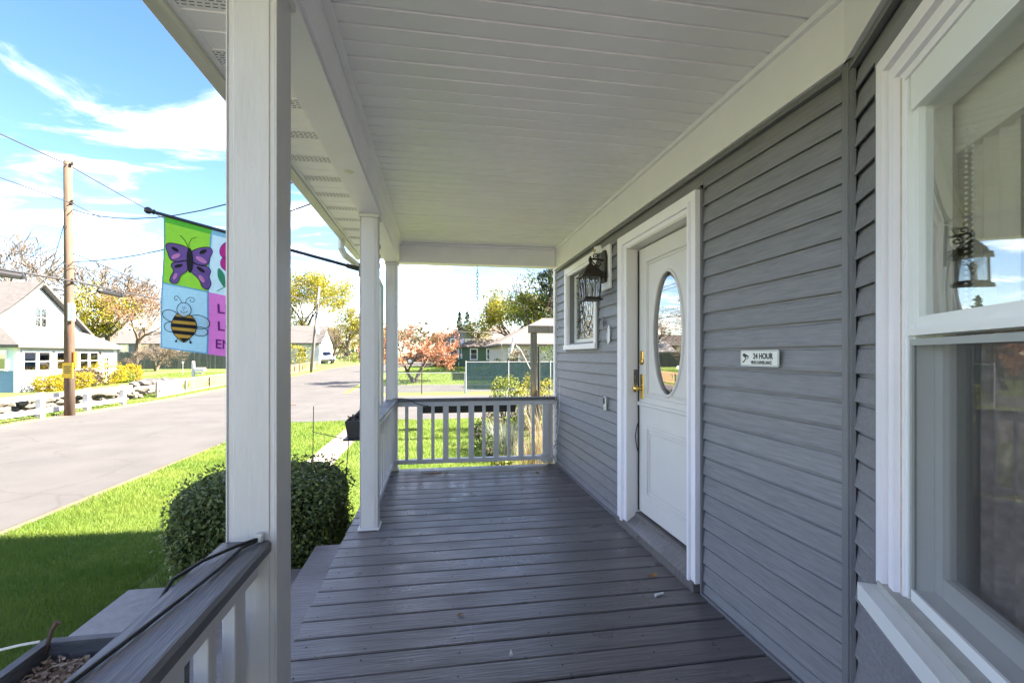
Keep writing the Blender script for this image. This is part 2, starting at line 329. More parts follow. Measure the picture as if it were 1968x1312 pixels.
# ------------------------------------------------------------------ the house (own side of the street)
WX = 1.52                                    # face of the porch wall
BAY0 = Vector((1.52, 1.50)); BD = Vector((-0.469, -0.883)); BN = Vector((-0.883, 0.469))   # bay: corner, direction towards the camera side, outward normal
HOUSE_Y1 = 5.86
house = thing('house', (5.0, 0, G0), 'grey-blue clapboard house with white door behind the porch', 'house')
# walls behind the siding, with openings for the door and the small window
DY0, DY1, DZ1 = 2.58, 3.48, 2.20
SY0, SY1, SZ0, SZ1 = 4.33, 5.23, 1.51, 2.28
w = MB()
w.box(WX + .012, WX + .14, 1.50, DY0 - .02, -0.02, 2.80); w.box(WX + .012, WX + .14, DY0 - .02, DY1 + .02, DZ1 + .02, 2.80)
w.box(WX + .012, WX + .14, DY1 + .02, SY0, -0.02, 2.80); w.box(WX + .012, WX + .14, SY0, SY1, -0.02, SZ0); w.box(WX + .012, WX + .14, SY0, SY1, SZ1, 2.80)
w.box(WX + .012, WX + .14, SY1, HOUSE_Y1 - .03, -0.02, 2.80)
w.box(WX + .03, WX + .17, -2.6, HOUSE_Y1 - .03, 2.80, 5.3)
w.box(WX + .17, 9.5, HOUSE_Y1 - .16, HOUSE_Y1 - .03, G0 - .1, 5.3)        # end wall
w.box(9.5, 9.63, -2.6, HOUSE_Y1 - .03, G0 - .1, 5.3); w.box(WX + .17, 9.5, -2.6, -2.47, G0 - .1, 5.3)
w.box(WX + .012, WX + .17, -2.6, HOUSE_Y1 - .03, G0 - .1, -0.02)
w.prism([(WX + .1, 5.3), (9.55, 5.3), (5.55, 8.25)], HOUSE_Y1 - .16, HOUSE_Y1 - .03); w.prism([(WX + .1, 5.3), (9.55, 5.3), (5.55, 8.25)], -2.6, -2.47)
part('wall', w, SIDING, house)
rf = MB()
for sgn, xe in ((-1, 1.15), (1, 9.95)):
    sl = (8.4 - 5.15) / (5.55 - 1.15); nrm = 0.16
    rf.prism([(5.55, 8.4), (xe, 5.15), (xe, 5.15 + nrm), (5.55, 8.4 + nrm)], -2.8, HOUSE_Y1 + .10)
part('roof', rf, SHINGLE, house)
room = MB()      # rooms behind the glass
room.box(2.9, 2.95, -2.4, HOUSE_Y1 - .2, -.02, 2.75); room.box(WX + .15, 2.9, -2, HOUSE_Y1 - .2, -.05, -.021); room.box(WX + .15, 2.9, -2, HOUSE_Y1 - .2, 2.72, 2.76)
room.box(WX + .15, 2.9, 3.9, 3.95, 0, 2.72)
part('interior', room, M('room_plaster', (0.5, 0.46, 0.4), 0.9), house)

# clapboard courses
EXPO = 0.102; S0 = 1.408 - EXPO * 14          # bottom of the lowest course
NC = 25
def course_mesh(length, h=EXPO, along=(0, 1), out=(-1, 0)):
    """one clapboard: butt edge proud at the bottom, runs along `along`, faces `out`"""
    prof = [(0.0, 0.014), (0.013, 0.014), (0.0135, 0.0), (0.019, 0.0), (0.0195, 0.004), (0.0165, 0.012), (0.0065, h - 0.016), (0.0008, h - 0.013), (0.0006, h + 0.013), (0.0, h + 0.013)]
    n = len(prof); vs = []
    for t in (0, length):
        vs += [(along[0] * t + out[0] * o, along[1] * t + out[1] * o, z) for o, z in prof]
    fs = [tuple(range(n)), tuple(range(2 * n - 1, n - 1, -1))] + [(i, i + n, (i + 1) % n + n, (i + 1) % n) for i in range(n)]
    return to_mesh('siding_board', MB().add(vs, fs), (0, 0, 0))
def courses(x, y, length, z0, z1, along=(0, 1), out=(-1, 0)):
    full = course_mesh(length, EXPO, along, out); k0 = math.floor((z0 - S0) / EXPO + 1e-6)
    z = S0 + k0 * EXPO
    while z < z1 - 0.004:
        a, b = max(z, z0), min(z + EXPO, z1)
        if b - a > 0.012:
            me = full if (a == z and b == z + EXPO) else course_mesh(length, b - a - .004, along, out)
            mesh_obj('siding_board', me, SIDING, house, (x, y, a))
        z += EXPO
FB = 2.452                                     # underside of the frieze
X9 = WX + .012
CY0, CY1, CZ1 = 2.49, 3.66, 2.325              # door casing outline
WY0, WY1, WZ0, WZ1 = 4.235, 5.325, 1.435, 2.37 # window casing outline
courses(X9, 1.535, CY0 - .012 - 1.535, -0.01, FB - .02)
courses(X9, CY0 - .012, CY1 - CY0 + .024, CZ1 + .02, FB - .02)
courses(X9, CY1 + .012, WY0 - CY1 - .024, -0.01, FB - .02)
courses(X9, WY0 - .012, WY1 - WY0 + .024, -0.01, WZ0 - .004); courses(X9, WY0 - .012, WY1 - WY0 + .024, WZ1 + .012, FB - .02)
courses(X9, WY1 + .012, HOUSE_Y1 - .07 - WY1 - .012, -0.01, FB - .02)
# channels, starter strip, corner posts
j = MB(); j.box(WX - .012, WX + .012, 1.535, HOUSE_Y1 - .06, FB - .022, FB - .001); j.box(WX - .020, WX + .004, 1.535, HOUSE_Y1 - .06, FB - .030, FB - .022)
part('channel', j, SIDTRIM, house)
for (a, b, z0, z1) in ((CY0 - .016, CY0 - .002, -.005, CZ1 + .02), (CY1 + .002, CY1 + .014, -.005, CZ1 + .02), (WY0 - .014, WY0 - .002, WZ0, WZ1 + .012), (WY1 + .002, WY1 + .014, WZ0, WZ1 + .012)):
    part('channel', MB().box(WX - .016, WX + .012, a, b, z0, z1), SIDTRIM, house)
part('channel', MB().box(WX - .016, WX + .012, CY0 - .016, CY1 + .016, CZ1 + .002, CZ1 + .020), SIDTRIM, house)
st = MB(); st.box(WX - .018, WX + .012, 1.535, CY0 - .0165, -.012, .012); 
part('starter_strip', st, SIDTRIM, house); part('starter_strip', MB().box(WX - .018, WX + .012, CY1 + .0145, HOUSE_Y1 - .07, -.012, .012), SIDTRIM, house)
part('corner_board', MB().box(WX - .024, WX + .06, HOUSE_Y1 - .068, HOUSE_Y1 + .004, -.02, FB - .002, .004), TRIM, house)
cp = MB()
for (s0, s1, o) in ((0.0, 0.016, .024), (.018, .030, .018)):
    p = BAY0 + BD * ((s0 + s1) / 2); cp.obox((p.x + BN.x * o / 2, p.y + BN.y * o / 2, FB / 2), (BD.x * (s1 - s0) / 2, BD.y * (s1 - s0) / 2, 0), (BN.x * o / 2 + .002, BN.y * o / 2, 0), (0, 0, FB / 2 - .002))
cp.box(WX - .022, WX + .012, 1.500, 1.517, -.01, FB - .002); cp.box(WX - .016, WX + .012, 1.519, 1.534, -.01, FB - .002)
part('corner_post', cp, SIDTRIM, house)
# frieze boards under the ceiling
part('frieze_board', MB().box(WX - .030, WX + .012, 3.9, HOUSE_Y1 + .0, FB, 2.708), TRIM, house)
part('frieze_board', MB().box(WX - .030, WX + .012, 1.48, 3.897, FB, 2.708), TRIM, house)
part('ceiling_trim', MB().box(WX - .055, WX - .031, 1.45, 5.6, 2.683, 2.708), CEIL, house)

# ---- bay
def bp(s, o=0.0): p = BAY0 + BD * s + BN * o; return p
def bbox(mb, s0, s1, o0, o1, z0, z1):
    """box on the bay wall: s along it, o outwards"""
    c = bp((s0 + s1) / 2, (o0 + o1) / 2)
    return mb.obox((c.x, c.y, (z0 + z1) / 2), (BD.x * (s1 - s0) / 2, BD.y * (s1 - s0) / 2, 0), (BN.x * (o1 - o0) / 2, BN.y * (o1 - o0) / 2, 0), (0, 0, (z1 - z0) / 2))
BS1 = 1.42
B1 = bp(BS1)
WS0, WS1, WZB, WZT = 0.285, 1.13, 0.665, 2.275      # outer casing of the bay window
bw = MB()
bbox(bw, 0.0, .40, -.12, -.012, -.02, 2.72); bbox(bw, .40, 1.015, -.12, -.012, -.02, .66); bbox(bw, .40, 1.015, -.12, -.012, 2.165, 2.72); bbox(bw, 1.015, BS1, -.12, -.012, -.02, 2.72)
bw.box(B1.x - .012, B1.x + .12, -2.6, B1.y, -.02, 2.72)
part('bay_wall', bw, SIDING, house)
def bcourses(s0, s1, z0, z1):
    p = bp(s0, -.012); courses(p.x, p.y, s1 - s0, z0, z1, (BD.x, BD.y), (BN.x, BN.y))
bcourses(.031, WS0 - .032, -0.01, FB - .03); bcourses(WS0 - .032, WS1 + .03, -0.01, WZB - .075); bcourses(WS0 - .032, WS1 + .03, WZT + .05, FB - .03); bcourses(WS1 + .03, BS1, -.01, FB - .03)
courses(B1.x - .012, -2.6, 2.6 + B1.y, -.01, FB - .03)
bt = MB(); bbox(bt, WS0 - .032, WS0 - .004, -.012, .022, WZB - .07, WZT + .055); bbox(bt, WS0 - .004, WS1 + .01, -.012, .022, WZT + .003, WZT + .055)
bbox(bt, .0, BS1, -.012, .012, FB - .032, FB - .001); bbox(bt, .0, BS1, .0, .020, FB - .040, FB - .030); part('channel', bt, SIDTRIM, house)
fb = MB(); bbox(fb, -.006, BS1 + .02, -.012, .030, FB, 2.708); part('frieze_board', fb, TRIM, house)
ft = MB(); bbox(ft, -.02, BS1 + .03, .031, .055, 2.683, 2.708); part('ceiling_trim', ft, CEIL, house)
part('frieze_board', MB().box(B1.x - .03, B1.x + .012, -2.6, B1.y - .02, FB, 2.708), TRIM, house)
# bay window: casing in three steps, sill, two sashes, insect screen
win = node('bay_window', house, (bp(.7).x, bp(.7).y, WZB))
cs = MB()
for (a, b, o) in ((0.0, .042, .030), (.042, .056, .010), (.056, .090, .018), (.090, .114, .003)):
    bbox(cs, WS0 + a, WS0 + b, -.10, o, WZB + .002, WZT - a); bbox(cs, WS1 - b, WS1 - a, -.10, o, WZB + .002, WZT - a)
    bbox(cs, WS0 + b + .0005, WS1 - b - .0005, -.10, o - .001, WZT - b, WZT - a)
part('casing', cs, TRIM, win)
ck = MB()
for (a, o) in ((.050, .0115), (.100, .0045)): bbox(ck, WS0 + a - .004, WS0 + a + .005, .0, o, WZB + .004, WZT - a)
part('caulk_line', ck, M('old_caulk', (.58, .50, .40), .9, var=.15, vscale=30), win)
sl = MB(); bbox(sl, WS0 - .012, WS1 + .02, -.05, .075, WZB - .068, WZB - .014); part('sill', sl, M('sill_white', (0.78, 0.78, 0.77), .4), win)
sl2 = MB(); bbox(sl2, WS0 + .02, WS1 - .02, -.10, .034, WZB - .013, WZB + .012); part('sill_cover', sl2, M('dusty_sill', (0.42, 0.41, 0.385), .9, var=.1, vscale=20), win)
GS0, GS1 = WS0 + .114, WS1 - .114                # opening between the frames
VIN = M('vinyl_white', (0.80, 0.80, 0.80), .3)
fr = MB()
for (a, b, o) in ((0, .012, -.003), (.012, .022, -.016)):
    bbox(fr, GS0 + a, GS0 + b, -.10, o, WZB + .013, WZT - .114); bbox(fr, GS1 - b, GS1 - a, -.10, o, WZB + .013, WZT - .114)
bbox(fr, GS0 + .022, GS1 - .022, -.10, -.006, WZT - .214, WZT - .114); bbox(fr, GS0 + .022, GS1 - .022, -.10, -.006, WZB + .013, WZB + .045)
part('frame', fr, VIN, win)
PANE = glass_mat('window_glass', (0.93, 0.94, 0.92), 0.16, 0.006, 0.05, 2.6)
PANE2 = glass_mat('screened_glass', (0.95, 0.95, 0.95), 0.05, 0.01)
MZ = 1.452                                     # meeting rail
def sash(name, z0, z1, o, st_, rl_top, rl_bot):
    sm = MB(); a, b = GS0 + .023, GS1 - .023
    bbox(sm, a, a + st_, o - .03, o, z0, z1); bbox(sm, b - st_, b, o - .03, o, z0, z1); bbox(sm, a + st_, b - st_, o - .03, o - .001, z0, z0 + rl_bot); bbox(sm, a + st_, b - st_, o - .03, o - .001, z1 - rl_top, z1)
    so = part(name, sm, VIN, win)
    gm = MB(); bbox(gm, a + st_ - .003, b - st_ + .003, o - .018, o - .014, z0 + rl_bot - .003, z1 - rl_top + .003); part('pane', gm, PANE if name == 'upper_sash' else PANE2, so); return so
sash('upper_sash', MZ - .005, WZT - .139, -.016, .020, .024, .032)
sash('lower_sash', WZB + .046, MZ + .02, -.060, .040, .045, .055)
mr = MB(); bbox(mr, GS0 - .004, GS1 + .004, -.03, -.002, MZ - .026, MZ - .006); part('meeting_rail', mr, VIN, win)
# half insect screen
SCR = bpy.data.materials.new('insect_mesh'); SCR.use_nodes = True; t = SCR.node_tree
b_ = t.nodes['Principled BSDF']; b_.inputs['Base Color'].default_value = (.07, .066, .062, 1); b_.inputs['Roughness'].default_value = .7
tp = t.nodes.new('ShaderNodeBsdfTransparent'); mx = t.nodes.new('ShaderNodeMixShader'); mx.inputs[0].default_value = .24
t.links.new(tp.outputs[0], mx.inputs[1]); t.links.new(b_.outputs[0], mx.inputs[2]); t.links.new(mx.outputs[0], t.nodes['Material Output'].inputs[0])
sf = MB(); a, b = GS0 + .006, GS1 - .006; z0, z1 = WZB + .02, MZ - .036
for q in ((a, a + .018, z0, z1), (b - .018, b, z0, z1), (a + .018, b - .018, z0, z0 + .018), (a + .018, b - .018, z1 - .018, z1)): bbox(sf, q[0], q[1], -.018, -.0065, q[2], q[3])
so = part('screen_frame', sf, M('screen_grey', (0.36, 0.37, 0.36), .5), win)
sm = MB(); bbox(sm, a + .016, b - .016, -.0135, -.0125, z0 + .016, z1 - .016); part('insect_screen', sm, SCR, so)
# curtains, pelmet and blind cords behind the glass
def curtain(s0, s1, z0, z1, o, amp, col, nm, n=70, tr=0.4):
    mb = MB(); vs = []; fs = []
    for i in range(n + 1):
        s = s0 + (s1 - s0) * i / n; p = bp(s, o + amp * math.sin(i * 1.05) * (0.6 + .4 * math.sin(i * .23)))
        vs += [(p.x, p.y, z0), (p.x, p.y, z1)]
    for i in range(n): fs.append((2 * i, 2 * i + 2, 2 * i + 3, 2 * i + 1))
    o_ = part(nm, mb.add(vs, fs), col, house, smooth=True); return o_
LACE = M('lace_curtain', (0.55, 0.44, 0.40), .9, var=.35, vscale=30, trans=.15); PALE = M('pale_curtain', (0.72, 0.66, 0.56), .9, trans=.15, var=.1, vscale=9)
curtain(GS0 + .06, GS1 + .2, .5, 1.44, -.15, .022, LACE, 'lace_curtain')
curtain(GS0 + .04, GS0 + .22, 1.46, 2.02, -.14, .016, PALE, 'curtain', 20); curtain(GS0 + .27, GS1 + .2, 1.46, 2.02, -.16, .020, PALE, 'curtain', 40)
hb = MB(); bbox(hb, GS0 - .02, GS1 + .1, -.14, -.115, 1.93, 2.13); part('roller_blind', hb, M('blind_cloth', (0.75, 0.70, 0.6), .9, var=.06, vscale=60, stretch=(1, 1, 8)), house)
for q in (.085, .115):
    bd = MB(); 
    for k in range(40):
        p = bp(GS0 + q, -.10); bd.ico((p.x, p.y, 1.42 + k * .014), .0042, .0042, .0042, 1, 0, 0)
    part('blind_cord', bd, VIN, house)

# ---- small leaded window
swn = node('small_window', house, (WX, 4.78, WZ0))
cs = MB(); o0 = WX - .028
for (a, b, x) in ((0, .062, WX - .030), (.062, .088, WX - .018)):
    cs.box(x, WX + .10, WY0 + a, WY0 + b, WZ0 + .055, WZ1 - a); cs.box(x, WX + .10, WY1 - b, WY1 - a, WZ0 + .055, WZ1 - a); cs.box(x + .001, WX + .10, WY0 + b + .0005, WY1 - b - .0005, WZ1 - b, WZ1 - a)
part('casing', cs, TRIM, swn)
part('sill', MB().box(WX - .042, WX + .10, WY0 - .004, WY1 + .004, WZ0, WZ0 + .054, .004), TRIM, swn)
iy0, iy1, iz0, iz1 = WY0 + .089, WY1 - .089, WZ0 + .055, WZ1 - .089
sb = MB(); x0, x1 = WX + .065, WX + .098
for q in ((iy0, iy0 + .06, iz0, iz1), (iy1 - .06, iy1, iz0, iz1), (iy0 + .06, iy1 - .06, iz0, iz0 + .06), (iy0 + .06, iy1 - .06, iz1 - .06, iz1)): sb.box(x0, x1, *q)
so = part('sash', sb, VIN, swn)
LEADG = glass_mat('leaded_glass', (0.50, 0.52, 0.52), 0.30, 0.10, 0.30, 18)
part('pane', MB().box(WX + .080, WX + .084, iy0 + .058, iy1 - .058, iz0 + .058, iz1 - .058), LEADG, so)
ld = MB(); ya, yb, za, zb = iy0 + .06, iy1 - .06, iz0 + .06, iz1 - .06; ym = (ya + yb) / 2
def ldpath(pts): ld.tube([(WX + .077, y, z) for y, z in pts], .0026, 5)
for sg in (-1, 1):
    ldpath([(ym + sg * t * (yb - ya) * .46, za + (zb - za) * (.05 + .9 * (i / 8))) for i, t in enumerate([.05, .35, .6, .75, .8, .7, .5, .25, .05])])
    ldpath([(ym + sg * t * (yb - ya) * .46, za + (zb - za) * (.15 + .7 * (i / 6))) for i, t in enumerate([.0, .25, .42, .45, .42, .25, .0])])
    ldpath([(ym + sg * (yb - ya) * .5, za + (zb - za) * .2), (ym + sg * (yb - ya) * .2, za + (zb - za) * .5), (ym + sg * (yb - ya) * .5, za + (zb - za) * .8)])
for f in (.08, .3, .7, .92): ldpath([(ya, za + (zb - za) * f), (ym, za + (zb - za) * (f + .05)), (yb, za + (zb - za) * f)])
part('leading', ld, IRON, so)

# ---- front door
door = node('door', house, (WX + .06, (DY0 + DY1) / 2, .1))
cs = MB(); z0 = .055
for (a, b, x) in ((0, .055, WX - .045), (.055, .078, WX - .060), (.078, .105, WX - .038)):
    cs.box(x, WX + .06, CY0 + a * .85, CY0 + b * .85, z0, CZ1 - a); cs.box(x, WX + .06, CY1 - b * 1.5, CY1 - a * 1.5, z0, CZ1 - a); cs.box(x + .001, WX + .06, CY0 + b * .85 + .0005, CY1 - b * 1.5 - .0005, CZ1 - b, CZ1 - a)
part('casing', cs, TRIM, door)
jb = MB(); jb.box(WX - .036, WX + .15, DY1 + .004, DY1 + .03, .06, DZ1 + .004); jb.box(WX - .036, WX + .15, DY0 - .015, DY0 - .004, .06, DZ1 + .004); jb.box(WX - .036, WX + .15, DY0 - .003, DY1 + .003, DZ1 + .004, DZ1 + .02)
part('jamb', jb, DOORW, door)
th = MB(); th.prism([(WX - .050, 0.0), (WX + .15, 0.0), (WX + .15, .148), (WX + .035, .140), (WX + .03, .115), (WX - .050, .058)], CY0 + .012, CY1 + .02)
part('threshold', th, DECK, door)
LX = WX + .062                                  # outer face of the leaf
OVY, OVZ, OVA, OVB = 3.02, 1.525, .205, .425
lf = MB()
N = 48
ell = lambda A, B: [(OVY + A * math.cos(2 * math.pi * k / N), OVZ + B * math.sin(2 * math.pi * k / N)) for k in range(N)]
# leaf face with the oval cut out: ring from oval to the rectangle border
def rect_pt(y, z, y0, y1, z0, z1):
    dy, dz = y - OVY, z - OVZ; t = min(((y1 - OVY) / dy) if dy > 1e-9 else ((y0 - OVY) / dy) if dy < -1e-9 else 1e9, ((z1 - OVZ) / dz) if dz > 1e-9 else ((z0 - OVZ) / dz) if dz < -1e-9 else 1e9)
    return (OVY + dy * t, OVZ + dz * t)
pa = ell(OVA + .012, OVB + .012); 
corner_ang = sorted(set([round(2 * math.pi * k / N, 6) for k in range(N)]))
outer = [rect_pt(y, z, DY0 + .002, DY1 - .002, 1.0, 2.195) for y, z in ell(1, 1)]
# snap nearest outer points to the four corners
for cy_, cz_ in ((DY0 + .002, 1.0), (DY1 - .002, 1.0), (DY0 + .002, 2.195), (DY1 - .002, 2.195)):
    i = min(range(N), key=lambda q: (outer[q][0] - cy_) ** 2 + (outer[q][1] - cz_) ** 2); outer[i] = (cy_, cz_)
vs = [(LX, y, z) for y, z in pa] + [(LX, y, z) for y, z in outer] + [(LX + .04, y, z) for y, z in pa] + [(LX + .04, y, z) for y, z in outer]
fs = []
for k in range(N):
    q = (k + 1) % N; fs += [(k, q, N + q, N + k), (2 * N + k, 3 * N + k, 3 * N + q, 2 * N + q), (k, 2 * N + k, 2 * N + q, q), (N + k, N + q, 3 * N + q, 3 * N + k)]
lf.add(vs, fs); lf.box(LX, LX + .04, DY0 + .002, DY1 - .002, .158, .999)
leaf = part('leaf', lf, DOORW, door)
def mould(y0, y1, z0, z1, w_, h):
    m_ = MB()
    for (a, b, c, d) in ((y0, y0 + w_, z0, z1), (y1 - w_, y1, z0, z1), (y0 + w_, y1 - w_, z0, z0 + w_), (y0 + w_, y1 - w_, z1 - w_, z1)): m_.box(LX - h, LX + .001, a, b, c, d, .004)
    return m_
part('moulding', mould(DY0 + .10, DY1 - .13, 1.055, 2.095, .022, .013), DOORW, leaf); part('moulding', mould(DY0 + .132, DY1 - .162, 1.087, 2.063, .012, .008), DOORW, leaf)
part('moulding', mould(DY0 + .11, DY1 - .14, .30, .84, .024, .013), DOORW, leaf); part('moulding', mould(DY0 + .15, DY1 - .18, .34, .80, .014, .009), DOORW, leaf)
part('drip_ledge', MB().box(LX - .022, LX + .001, DY0 + .004, DY1 - .003, .985, 1.012, .005), DOORW, leaf)
og = MB(); og.add([(LX + .012, OVY, OVZ)] + [(LX + .012, y, z) for y, z in ell(OVA - .03, OVB - .03)], [(0, 1 + k, 1 + (k + 1) % N) for k in range(N)])
DGL = glass_mat('door_glass', (0.25, 0.25, 0.25), 0.36, 0.004)
gl = part('oval_glass', og, DGL, leaf, label='oval bevelled glass mirroring the street')
bv = MB(); a_, b_2 = ell(OVA - .03, OVB - .03), ell(OVA + .002, OVB + .002)
bv.add([(LX + .012, y, z) for y, z in a_] + [(LX + .020, y, z) for y, z in b_2], [(k, (k + 1) % N, N + (k + 1) % N, N + k) for k in range(N)])
part('bevel', bv, DGL, gl)
om = MB(); om.tube([(LX - .002, y, z) for y, z in ell(OVA + .010, OVB + .010)] + [(LX - .002, *ell(OVA + .010, OVB + .010)[0])], .011, 8, cap=False); part('oval_frame', om, DOORW, leaf, smooth=True)
# brass knob with plate, deadbolt, strike
HY = DY1 - .062
kn = MB(); kn.box(LX - .007, LX, HY - .026, HY + .026, 1.035, 1.225, .004); kp = part('handle_plate', kn, BRASS, leaf)
part('knob', MB().lathe((LX - .006, HY, 1.115), [(.018, 0), (.012, .012), (.012, .03), (.026, .042), (.029, .055), (.024, .066), (.008, .070)], 16, (-1, 0, 0)), BRASS, kp, smooth=True)
db = part('deadbolt', MB().lathe((LX, HY + .002, 1.325), [(.030, 0), (.028, .008), (.022, .014), (.010, .016)], 18, (-1, 0, 0)).box(LX - .008, LX, HY - .024, HY + .028, 1.325, 1.405, .005), BRASS, leaf)
part('strike_plate', MB().box(WX + .02, WX + .05, DY1 + .001, DY1 + .004, 1.14, 1.26), M('worn_steel', (.16, .15, .14), .5, metal=.7, var=.5, vscale=30), door)
wl = MB(); wl.tube([(WX + .055, DY1 - .006, z) for z in frange(.16, 2.19, .2)], .006, 5); wl.tube([(WX + .05, DY1 - .006, .62), (WX + .03, DY1 - .02, .68), (WX + .02, DY1 - .025, .74), (WX + .035, DY1 - .015, .80), (WX + .05, DY1 - .006, .84)], .004, 5)
part('weather_strip', wl, M('old_foam', (.035, .03, .028), .9), door)
# ------------------------------------------------------------------ the porch
porch = thing('porch', (0.4, 2.5, 0), 'covered front porch with white posts and grey painted boards', 'porch')
PX0, PX1 = -.583, -.448
rng = random.Random(21)
deck = node('deck', porch, (0.4, 2.0, -.03))
DP = .1553
pmesh = [to_mesh('plank', MB().box(-.68 + rng.uniform(-.006, .006), 1.525, -DP / 2 + .0040 + k * .0008, DP / 2 - .0040, -.03, 0, .005), (0, 0, 0)) for k in range(5)]
yk = 3.483 + DP / 2 - 40 * DP
while yk < 5.86:
    if yk > -1.7:
        o = mesh_obj('plank', pmesh[rng.randrange(5)], DECK, deck, (rng.uniform(-.004, .004), yk + rng.uniform(-.0015, .0015), rng.uniform(-.0022, .0008))); o.rotation_euler = (rng.uniform(-.004, .004), 0, rng.uniform(-.0012, .0012))
    yk += DP
fm = MB().box(-.645, 1.50, -1.8, 5.83, -.26, -.075); part('frame', fm, M('deck_under', (.02, .02, .02), .9), deck)  # solid dark box added below the planks to block light, no real joists
part('edge_board', MB().box(-.662, -.646, -1.8, 5.84, -.26, -.034), DECK, deck)
part('skirt', MB().box(-.640, -.62, -1.8, 5.83, G0, -.261).box(-.62, 1.5, 5.81, 5.83, G0, -.261), M('deck_under', (.05, .048, .05)), deck)
# nail heads
nl = MB()
for y in frange(1.7, 4.6, DP):
    for x in (-.60, -.33, .1, .55, 1.0): nl.lathe((x + rng.uniform(-.01, .01), y + rng.uniform(-.05, .05), -.0005), [(.0045, 0), (.004, .0016)], 7)
part('nails', nl, M('nail', (.02, .02, .022), .5), deck)['kind'] = 'stuff'

steps = node('steps', porch, (-1.1, 2.8, G0))
for i in range(3):
    x1 = -.672 - .278 * i; z = -.175 * (i + 1)
    part('tread', MB().box(x1 - .29, x1 + .015, 1.62, 4.02, z - .036, z, .006), DECK, steps)
    part('riser', MB().box(x1 - .004, x1 + .012, 1.64, 4.0, z + .001, z + .139), DECK, steps)
part('riser', MB().box(-1.50, -1.484, 1.64, 4.0, G0, -.562), DECK, steps)
for y in (1.64, 3.96):
    part('stringer', MB().prism([(-.66, -.21), (-.66, G0), (-1.46, G0), (-1.46, -.562), (-1.18, -.562), (-1.18, -.387), (-.92, -.387), (-.92, -.212)], y, y + .04), DECK, steps)

# posts
def post(y, z0=0.0, base=True):
    n = node('post', porch, ((PX0 + PX1) / 2, y + .0675, z0))
    m_ = MB().box(PX0 + .004, PX1 - .004, y + .004, y + .131, z0, 2.48, .003)
    part('core', m_, WHITE, n)
    part('face_board', MB().box(PX0 + .020, PX1 - .020, y, y + .0045, z0 + .005, 2.478, .0015), WHITE, n); part('face_board', MB().box(PX0 + .020, PX1 - .020, y + .1305, y + .135, z0 + .005, 2.478, .0015), WHITE, n)
    part('side_board', MB().box(PX1 - .0045, PX1, y + .001, y + .134, z0 + .005, 2.478, .0015), WHITE, n); part('side_board', MB().box(PX0, PX0 + .0045, y + .001, y + .134, z0 + .005, 2.478, .0015), WHITE, n)
    if base: part('base_block', MB().box(PX0 - .016, PX1 + .016, y - .016, y + .151, z0 + .001, z0 + .022, .006), WHITE, n)
    part('cap_trim', MB().box(PX0 - .012, PX1 + .012, y - .012, y + .147, 2.452, 2.479, .004), WHITE, n)
    return n
for y in (1.43, 3.80, 5.72): post(y)
post(-1.55)

# front beam, end beam
part('front_beam', MB().box(-.592, -.432, -1.75, 5.86, 2.48, 2.76), TRIM, porch)
part('beam_cladding', MB().box(-.431, -.419, -1.75, 3.05, 2.497, 2.70), TRIM, porch); part('beam_cladding', MB().box(-.431, -.417, 3.052, 5.70, 2.495, 2.70), TRIM, porch)
part('end_beam', MB().box(-.431, 1.488, 5.702, 5.86, 2.48, 2.76), TRIM, porch)
part('ceiling_trim', MB().box(-.418, -.388, -1.75, 5.70, 2.682, 2.7075), CEIL, porch); part('ceiling_trim', MB().box(-.387, 1.46, 5.674, 5.701, 2.684, 2.7075), CEIL, porch)
part('paint_patch', MB().obox((-.515, 2.95, 2.4785), (.018, .02, 0), (-.014, .016, 0), (0, 0, .001)), M('tape', (.80, .76, .62), .6), porch)
# ceiling planks
ceil = node('ceiling', porch, (.5, 1.5, 2.71))
CP = .107
cm = to_mesh('plank', MB().prism([(-CP / 2, .016), (-CP / 2, .012), (-CP / 2 + .010, .012), (-CP / 2 + .013, 0), (CP / 2 - .003, 0), (CP / 2 - .0006, .003), (CP / 2 - .0006, .016)], -.945, .955, 'x'), (0, 0, 0))
yk = 1.70 - 44 * CP
while yk < 5.70:
    if yk > -1.7:
        o = mesh_obj('plank', cm, CEIL, ceil, (.542, yk, 2.7085 + rng.uniform(-.001, .001))); o.rotation_euler = (rng.uniform(-.006, .006), rng.uniform(-.0006, .0006), rng.uniform(-.0018, .0018))
    yk += CP
part('backing', MB().box(-.43, WX + .03, -1.75, 5.86, 2.7265, 2.78), DARKROOM, ceil)
# soffit panels, some of them perforated
sof = node('soffit', porch, (-.74, 1.5, 2.56))
sm_ = to_mesh('panel', MB().prism([(-CP / 2, .014), (-CP / 2, .006), (-CP / 2 + .008, .006), (-CP / 2 + .012, 0), (CP / 2 - .001, 0), (CP / 2 - .001, .014)], -.145, .145, 'x'), (0, 0, 0))
sl_ = MB()
for r_ in range(5):
    for q in range(11): sl_.box(-.135 + q * .0245 + (r_ % 2) * .006, -.135 + q * .0245 + .016 + (r_ % 2) * .006, -.028 + r_ * .016, -.0245 + r_ * .016, -.0012, .0)
vm_ = to_mesh('vent_slots', sl_, (0, 0, 0)); VENT = M('vent_shadow', (.20, .195, .185), .9)
k = 0; yk = 1.60 - 44 * CP
while yk < 5.92:
    if yk > -1.7:
        pa_ = mesh_obj('panel', sm_, CEIL, sof, (-.738, yk, 2.56))
        if k % 3 == 0: mesh_obj('vent_slots', vm_, VENT, pa_, (-.738, yk, 2.56))
    yk += CP; k += 1
part('channel', MB().box(-.885, -.862, -1.75, 5.96, 2.552, 2.576).box(-.614, -.594, -1.75, 5.96, 2.553, 2.578), CEIL, sof)
part('backing', MB().box(-.88, -.594, -1.75, 5.96, 2.578, 2.60), DARKROOM, sof)
FASC = M('fascia_metal', (0.60, 0.585, 0.53), .45, var=.12, vscale=3, stretch=(3, .6, 3))
